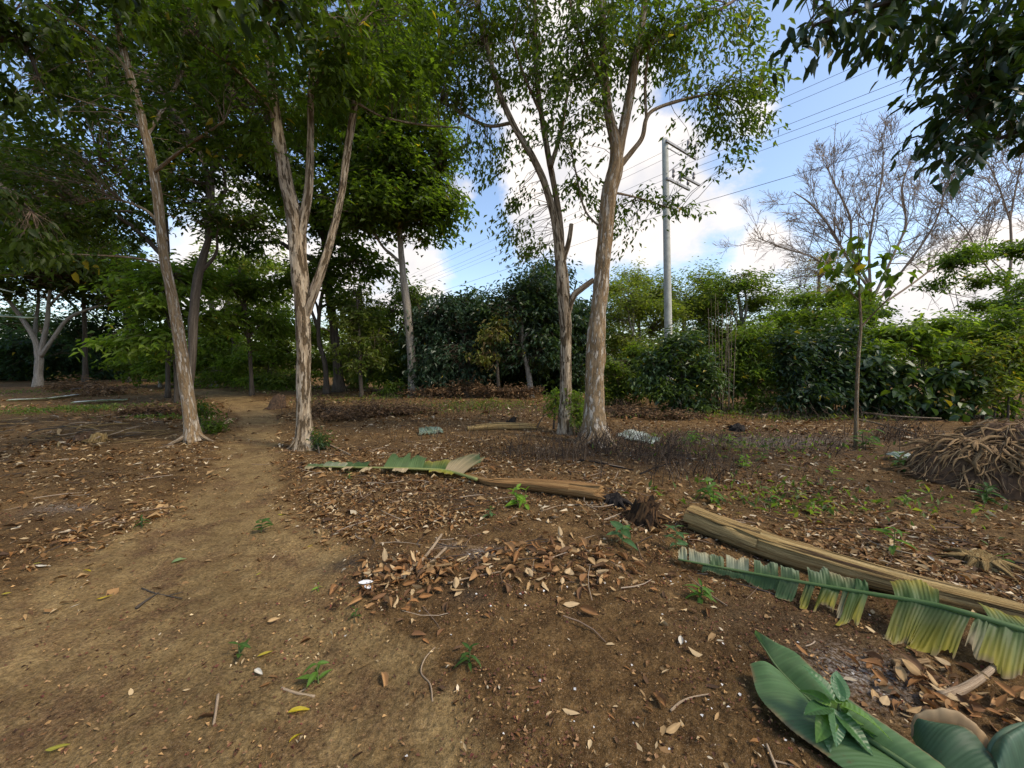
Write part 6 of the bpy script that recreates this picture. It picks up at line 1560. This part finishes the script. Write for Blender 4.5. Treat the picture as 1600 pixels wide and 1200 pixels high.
# ------------------------------------------------------------------ heap of dry stalks at the left
org = gp(120, 678)
root = thing("stalk_heap", "low heap of dry stalks and torn sheaths beyond the path", "stalk heap", org)
SM = []
for k in range(8):
    pts = np.array([[-.5, 0, 0], [-.15, rng.normal(0, .05), rng.normal(.03, .02)], [.2, rng.normal(0, .05), rng.normal(.03, .02)], [.5, rng.normal(0, .08), 0]])
    v, t_, u = tube(pts, np.array([.02, .03, .028, .012]) * rng.uniform(.5, 1.6), 10, 6, .15, 4, k)
    v[:, 2] *= .6
    SM.append(build_mesh("stalk", v, t_, [M_STICK, M_FIBRE, M_ROOT, M_BARK_DARK][k % 4], tube=u))
for k in range(130):
    px, py = rng.uniform(-60, 255), rng.uniform(650, 694)
    p = gp(px, py); L = rng.uniform(.15, .65)
    obj("stalk", SM[k % 8], root, p - org + [0, 0, rng.uniform(.0, .09)], (rng.normal(0, .3), rng.normal(0, .10), rng.normal(0, .8) + (math.pi if k % 2 else 0)), (L, L * .9, L * .9))
ragged_stump("cut_chunk", "pale cut chunk of stem lying against the stalk heap", 152, 690, .10, .14, M_FIBRE, .3, 21, "chunk", jag=.2)
ragged_stump("cut_chunk", "dark rotten chunk of stem beside the pale cut one", 130, 688, .11, .12, M_CLOD, .2, 23, "chunk", jag=.3)

# ------------------------------------------------------------------ branches and sticks
def stick(label, pts, r0, r1, mat=M_STICK, name="stick", cat="stick", fork=None, z=None):
    P = np.array([gp(a, b, r0 * .9 + (c if len(q) > 2 else 0)) if True else 0 for q in pts for (a, b, c) in [(q[0], q[1], q[2] if len(q) > 2 else 0)]])
    org = P[0].copy(); root = thing(name, label, cat, org)
    v, t_, u = tube(P - org, np.linspace(r0, r1, len(P)), max(12, 5 * len(P)), 8, .12, 6, random.randint(1, 99))
    obj("shaft", build_mesh("shaft", v, t_, mat, tube=u), root)
    if fork:
        Pf = np.array([P[len(P) // 2], gp(fork[0], fork[1], r0)])
        v, t_, u = tube(Pf - org, [r0 * .7, r1 * .6], 8, 6, .1, 6, 3)
        obj("side_twig", build_mesh("side_twig", v, t_, mat, tube=u), root)
    return root
stick("straight tan stick lying on the bare earth at the bottom", [(341, 1087), (338, 1110), (334, 1134)], .006, .005)
stick("forked tan twig below the five leaved seedling", [(440, 1077), (465, 1085), (492, 1090)], .006, .005, fork=(478, 1078))
stick("dark curved strip of bark on the bare path", [(213, 952), (232, 938), (248, 928)], .009, .004, M_BARK_DARK)
stick("thin dark root beside the strip of bark", [(222, 920), (240, 927), (262, 932), (285, 936)], .005, .003, M_BARK_DARK, fork=(286, 926))
stick("curved tan twig on the soil left of the smooth leaf", [(1048, 1112), (1064, 1098), (1085, 1090), (1108, 1086)], .005, .003)
stick("wiry vine below the leaf pile's middle", [(676, 1098), (672, 1070), (658, 1052), (664, 1030), (680, 1012)], .004, .003)
stick("thick dry stick lying across the leaf pile", [(626, 905), (648, 888), (668, 868), (690, 843, .03)], .013, .010, M_STICK)
stick("second dry stick beside the thick one on the leaf pile", [(655, 897), (675, 880), (697, 862, .02)], .012, .010, M_STICK)
stick("long thin tan stick between the two halves of the leaf pile", [(700, 912), (740, 902), (782, 894)], .005, .004)
stick("short dark branch piece in the near half of the leaf pile", [(672, 893, .02), (706, 890, .03)], .011, .009, M_ROOT)
stick("dry looping vine around the lone seedling", [(1344, 862), (1352, 845), (1372, 832), (1400, 826, .04)], .005, .004)
stick("charred branch lying in front of the two brown trunks", [(905, 720), (935, 724), (960, 730), (990, 736)], .014, .008, M_CHAR)
stick("dark branch lying toward the hedge from the two trunks", [(1000, 742), (1030, 730), (1060, 722)], .012, .006, M_CHAR, fork=(1022, 742))
stick("pale thin stick on the litter beyond the path", [(80, 722), (100, 719), (124, 718)], .012, .008)
stick("thin straw coloured stick under the shorter felled stem", [(845, 800), (880, 790), (935, 790)], .006, .004)
stick("pale cut branch along the foot of the hedge", [(1190, 653), (1215, 648), (1245, 655)], .05, .03, M_BARK_TAN, "cut_branch", "branch")
stick("long thin yellowish cut pole at the hedge foot behind the sapling", [(1345, 655, .15), (1400, 660, .12), (1470, 662, .10)], .022, .016, M_BARK_PALE, "cut_branch", "branch")
stick("thin pale cut pole sloping from the sapling to the root mass", [(1340, 660, .05), (1380, 668, .04), (1430, 680)], .02, .012, M_BARK_PALE, "cut_branch", "branch")
stick("fallen brown branch before the sapling's hedge", [(1255, 655), (1290, 650), (1330, 657)], .03, .015, M_BARK_TAN, "cut_branch", "branch")
stick("slanting pale stake in the litter beside the half dried leaf", [(510, 694), (528, 702), (548, 712)], .014, .010, M_STICK)
stick("short brown stick on the soil near the fresh leaf", [(1395, 1042, .01), (1420, 1040), (1450, 1036)], .014, .012, M_ROOT)
stick("weathered curved piece of dry sheath behind the fresh leaf", [(1470, 1095), (1510, 1080), (1545, 1055), (1562, 1036)], .020, .010, M_STICK)
stick("pair of dry twigs below the smooth leaf's lower edge", [(1198, 1165), (1208, 1190), (1218, 1215)], .005, .004, fork=(1240, 1198))

# ------------------------------------------------------------------ leaf pile and single fallen leaves
def dry_variants(n_, cols, c2=None, W=(.35, .55), curl=(.1, .7), L=1.0, mat=M_DRY):
    out = []
    for k in range(n_):
        out.append(blade_mesh("fallen_leaf", L, rng.uniform(*W), cols[k % len(cols)], mat, rng.uniform(-.15, .3), .1, 7, 5, .01, curl=rng.uniform(*curl) * rng.choice([-1, 1]), col2=c2, seed=k + 40))
    return out
DRYM = dry_variants(14, [(.29, .165, .070), (.22, .110, .042), (.37, .24, .11), (.16, .08, .034), (.45, .32, .17), (.27, .13, .045), (.11, .06, .028)])
org = gp(640, 915)
root = thing("leaf_pile", "raked pile of dry brown leaves around two sticks and white ash", "leaf pile", org)
def pile(root, org, n_, px, py, rx, ry, sz):
    c = plane(px, py)
    for k in range(n_):
        x, y = c[0] + rng.normal(0, rx), c[1] + rng.normal(0, ry)
        z = float(gz(x, y)) + .008 + abs(rng.normal(0, .014)); L = rng.uniform(*sz)
        obj("leaf", DRYM[rng.integers(len(DRYM))], root, np.array([x, y, z]) - org, (rng.normal(0, .5), rng.normal(0, .35), rng.uniform(0, 6.28)), (L, L * rng.uniform(.8, 1.3), L))
pile(root, org, 190, 632, 905, .20, .14, (.045, .105))
ash = blade_mesh("ash_patch", 1, .6, (.75, .74, .72), M_DRY, 0, .02, 9, 7, .03, seed=4)
obj("ash", ash, root, gp(560, 918, .035) - org, (0, 0, .1), (.10, .09, .03))
obj("ash", ash, root, gp(570, 922, .03) - org, (0, 0, -.5), (.07, .06, .03))
org = gp(870, 890)
root = thing("leaf_pile", "wide drift of dry curled leaves below the bright weed clump", "leaf pile", org)
pile(root, org, 230, 868, 885, .30, .17, (.05, .12))
org = gp(1490, 1085)
root = thing("leaf_pile", "scatter of rotting brown leaves between the torn leaf and the fresh ones", "leaf pile", org)
pile(root, org, 90, 1480, 1095, .16, .09, (.04, .10))
YELM = dry_variants(4, [(.50, .40, .03), (.44, .36, .05), (.38, .36, .06)], None, (.30, .45), (.05, .3), mat=M_LEAF)
GRNM = dry_variants(2, [(.22, .30, .14), (.26, .34, .22)], None, (.5, .6), (.05, .2), mat=M_LEAF)
lone = [("bright yellow lance shaped leaf below the forked twig", 450, 1118, .085, "y", .35), ("yellow leaf standing on edge at the bottom of the path", 452, 1165, .055, "y", 1.2), ("yellow leaf in the lowest corner of the path", 70, 1178, .075, "y", .3),
        ("yellow green leaf on the path above the dark bark strip", 150, 940, .07, "y", .9), ("yellow leaf at the outer edge of the bare path", 2, 932, .06, "y", .1), ("narrow yellow leaf on the upper bare path", 130, 894, .06, "y", .3),
        ("small yellow leaf further up beside the narrow one", 52, 884, .05, "y", .2), ("pale green heart shaped leaf in the middle of the path", 268, 882, .085, "g", .7), ("greenish yellow slim leaf near the tiny dark seedling", 402, 1030, .07, "y", .8),
        ("tan leaf on the path left of the leaf pile", 418, 975, .06, "d", .5), ("yellow leaf on bare soil above the leaf pile", 568, 824, .06, "y", .1), ("small yellow leaf beside the path seedling", 434, 806, .07, "y", .2),
        ("curled tan pod like leaf on the open foreground soil", 597, 1055, .085, "d", -1.0), ("large tan leaf of the trio below the leaf pile", 642, 996, .085, "d", .1), ("upright pinkish leaf of the trio below the leaf pile", 683, 998, .07, "d", 1.1),
        ("curled leaf of the trio below the leaf pile", 660, 1002, .055, "d", -.6), ("wide tan leaf at the front of the leaf drift", 872, 946, .08, "d", .9), ("tan leaf left of the wide one in the drift", 818, 940, .07, "d", 2.2), ("flat straw leaf at the drift's front edge", 880, 948, .10, "d", .1),
        ("lone brown leaf on the bare lower soil", 826, 1080, .06, "d", .2), ("crumpled orange leaf on the lower soil", 878, 1112, .075, "d", -.3), ("orange crumpled leaf near the bottom centre", 1040, 1150, .08, "d", .4), ("bleached split leaf by the tiny dark seedling", 398, 1050, .06, "w", -.4),
        ("tan leaf between the seedling and leaf pile rim", 620, 975, .05, "d", .6), ("folded grey leaf on the soil near the torn leaf", 1064, 1012, .07, "w", 1.2), ("dark reddish leaf beside the curved tan twig", 1040, 1110, .09, "d", 1.8), ("white leaf standing behind the long stem", 1460, 880, .06, "w", 1.4),
        ("ochre leaf beside the dark serrated seedling", 708, 1020, .055, "d", .3), ("yellow leaf in the litter above the path seedling", 480, 857, .045, "y", .9), ("small yellow leaf on the path below the pale green one", 400, 902, .04, "y", 1.1),
        ("straw leaf on the path's shoulder near the dark seedling", 440, 805, .08, "d", .0), ("tan leaf strip on the littered shoulder of the path", 95, 848, .11, "d", .2), ("pale curled strip on the path's littered edge", 55, 886, .09, "w", .25)]
WHTM = dry_variants(2, [(.44, .40, .32), (.48, .44, .36)], None, (.3, .45), (.3, .6))
for (lab, px, py, L, kd, yaw) in lone:
    src = {"y": YELM, "g": GRNM, "d": DRYM, "w": WHTM}[kd]
    o = obj("fallen_leaf", src[rng.integers(len(src))], None, gp(px, py, .014), (rng.normal(0, .2), rng.normal(0, .12), yaw), L)
    o.scale = (L, L, L); tag(o, lab, "leaf", "single fallen leaves")
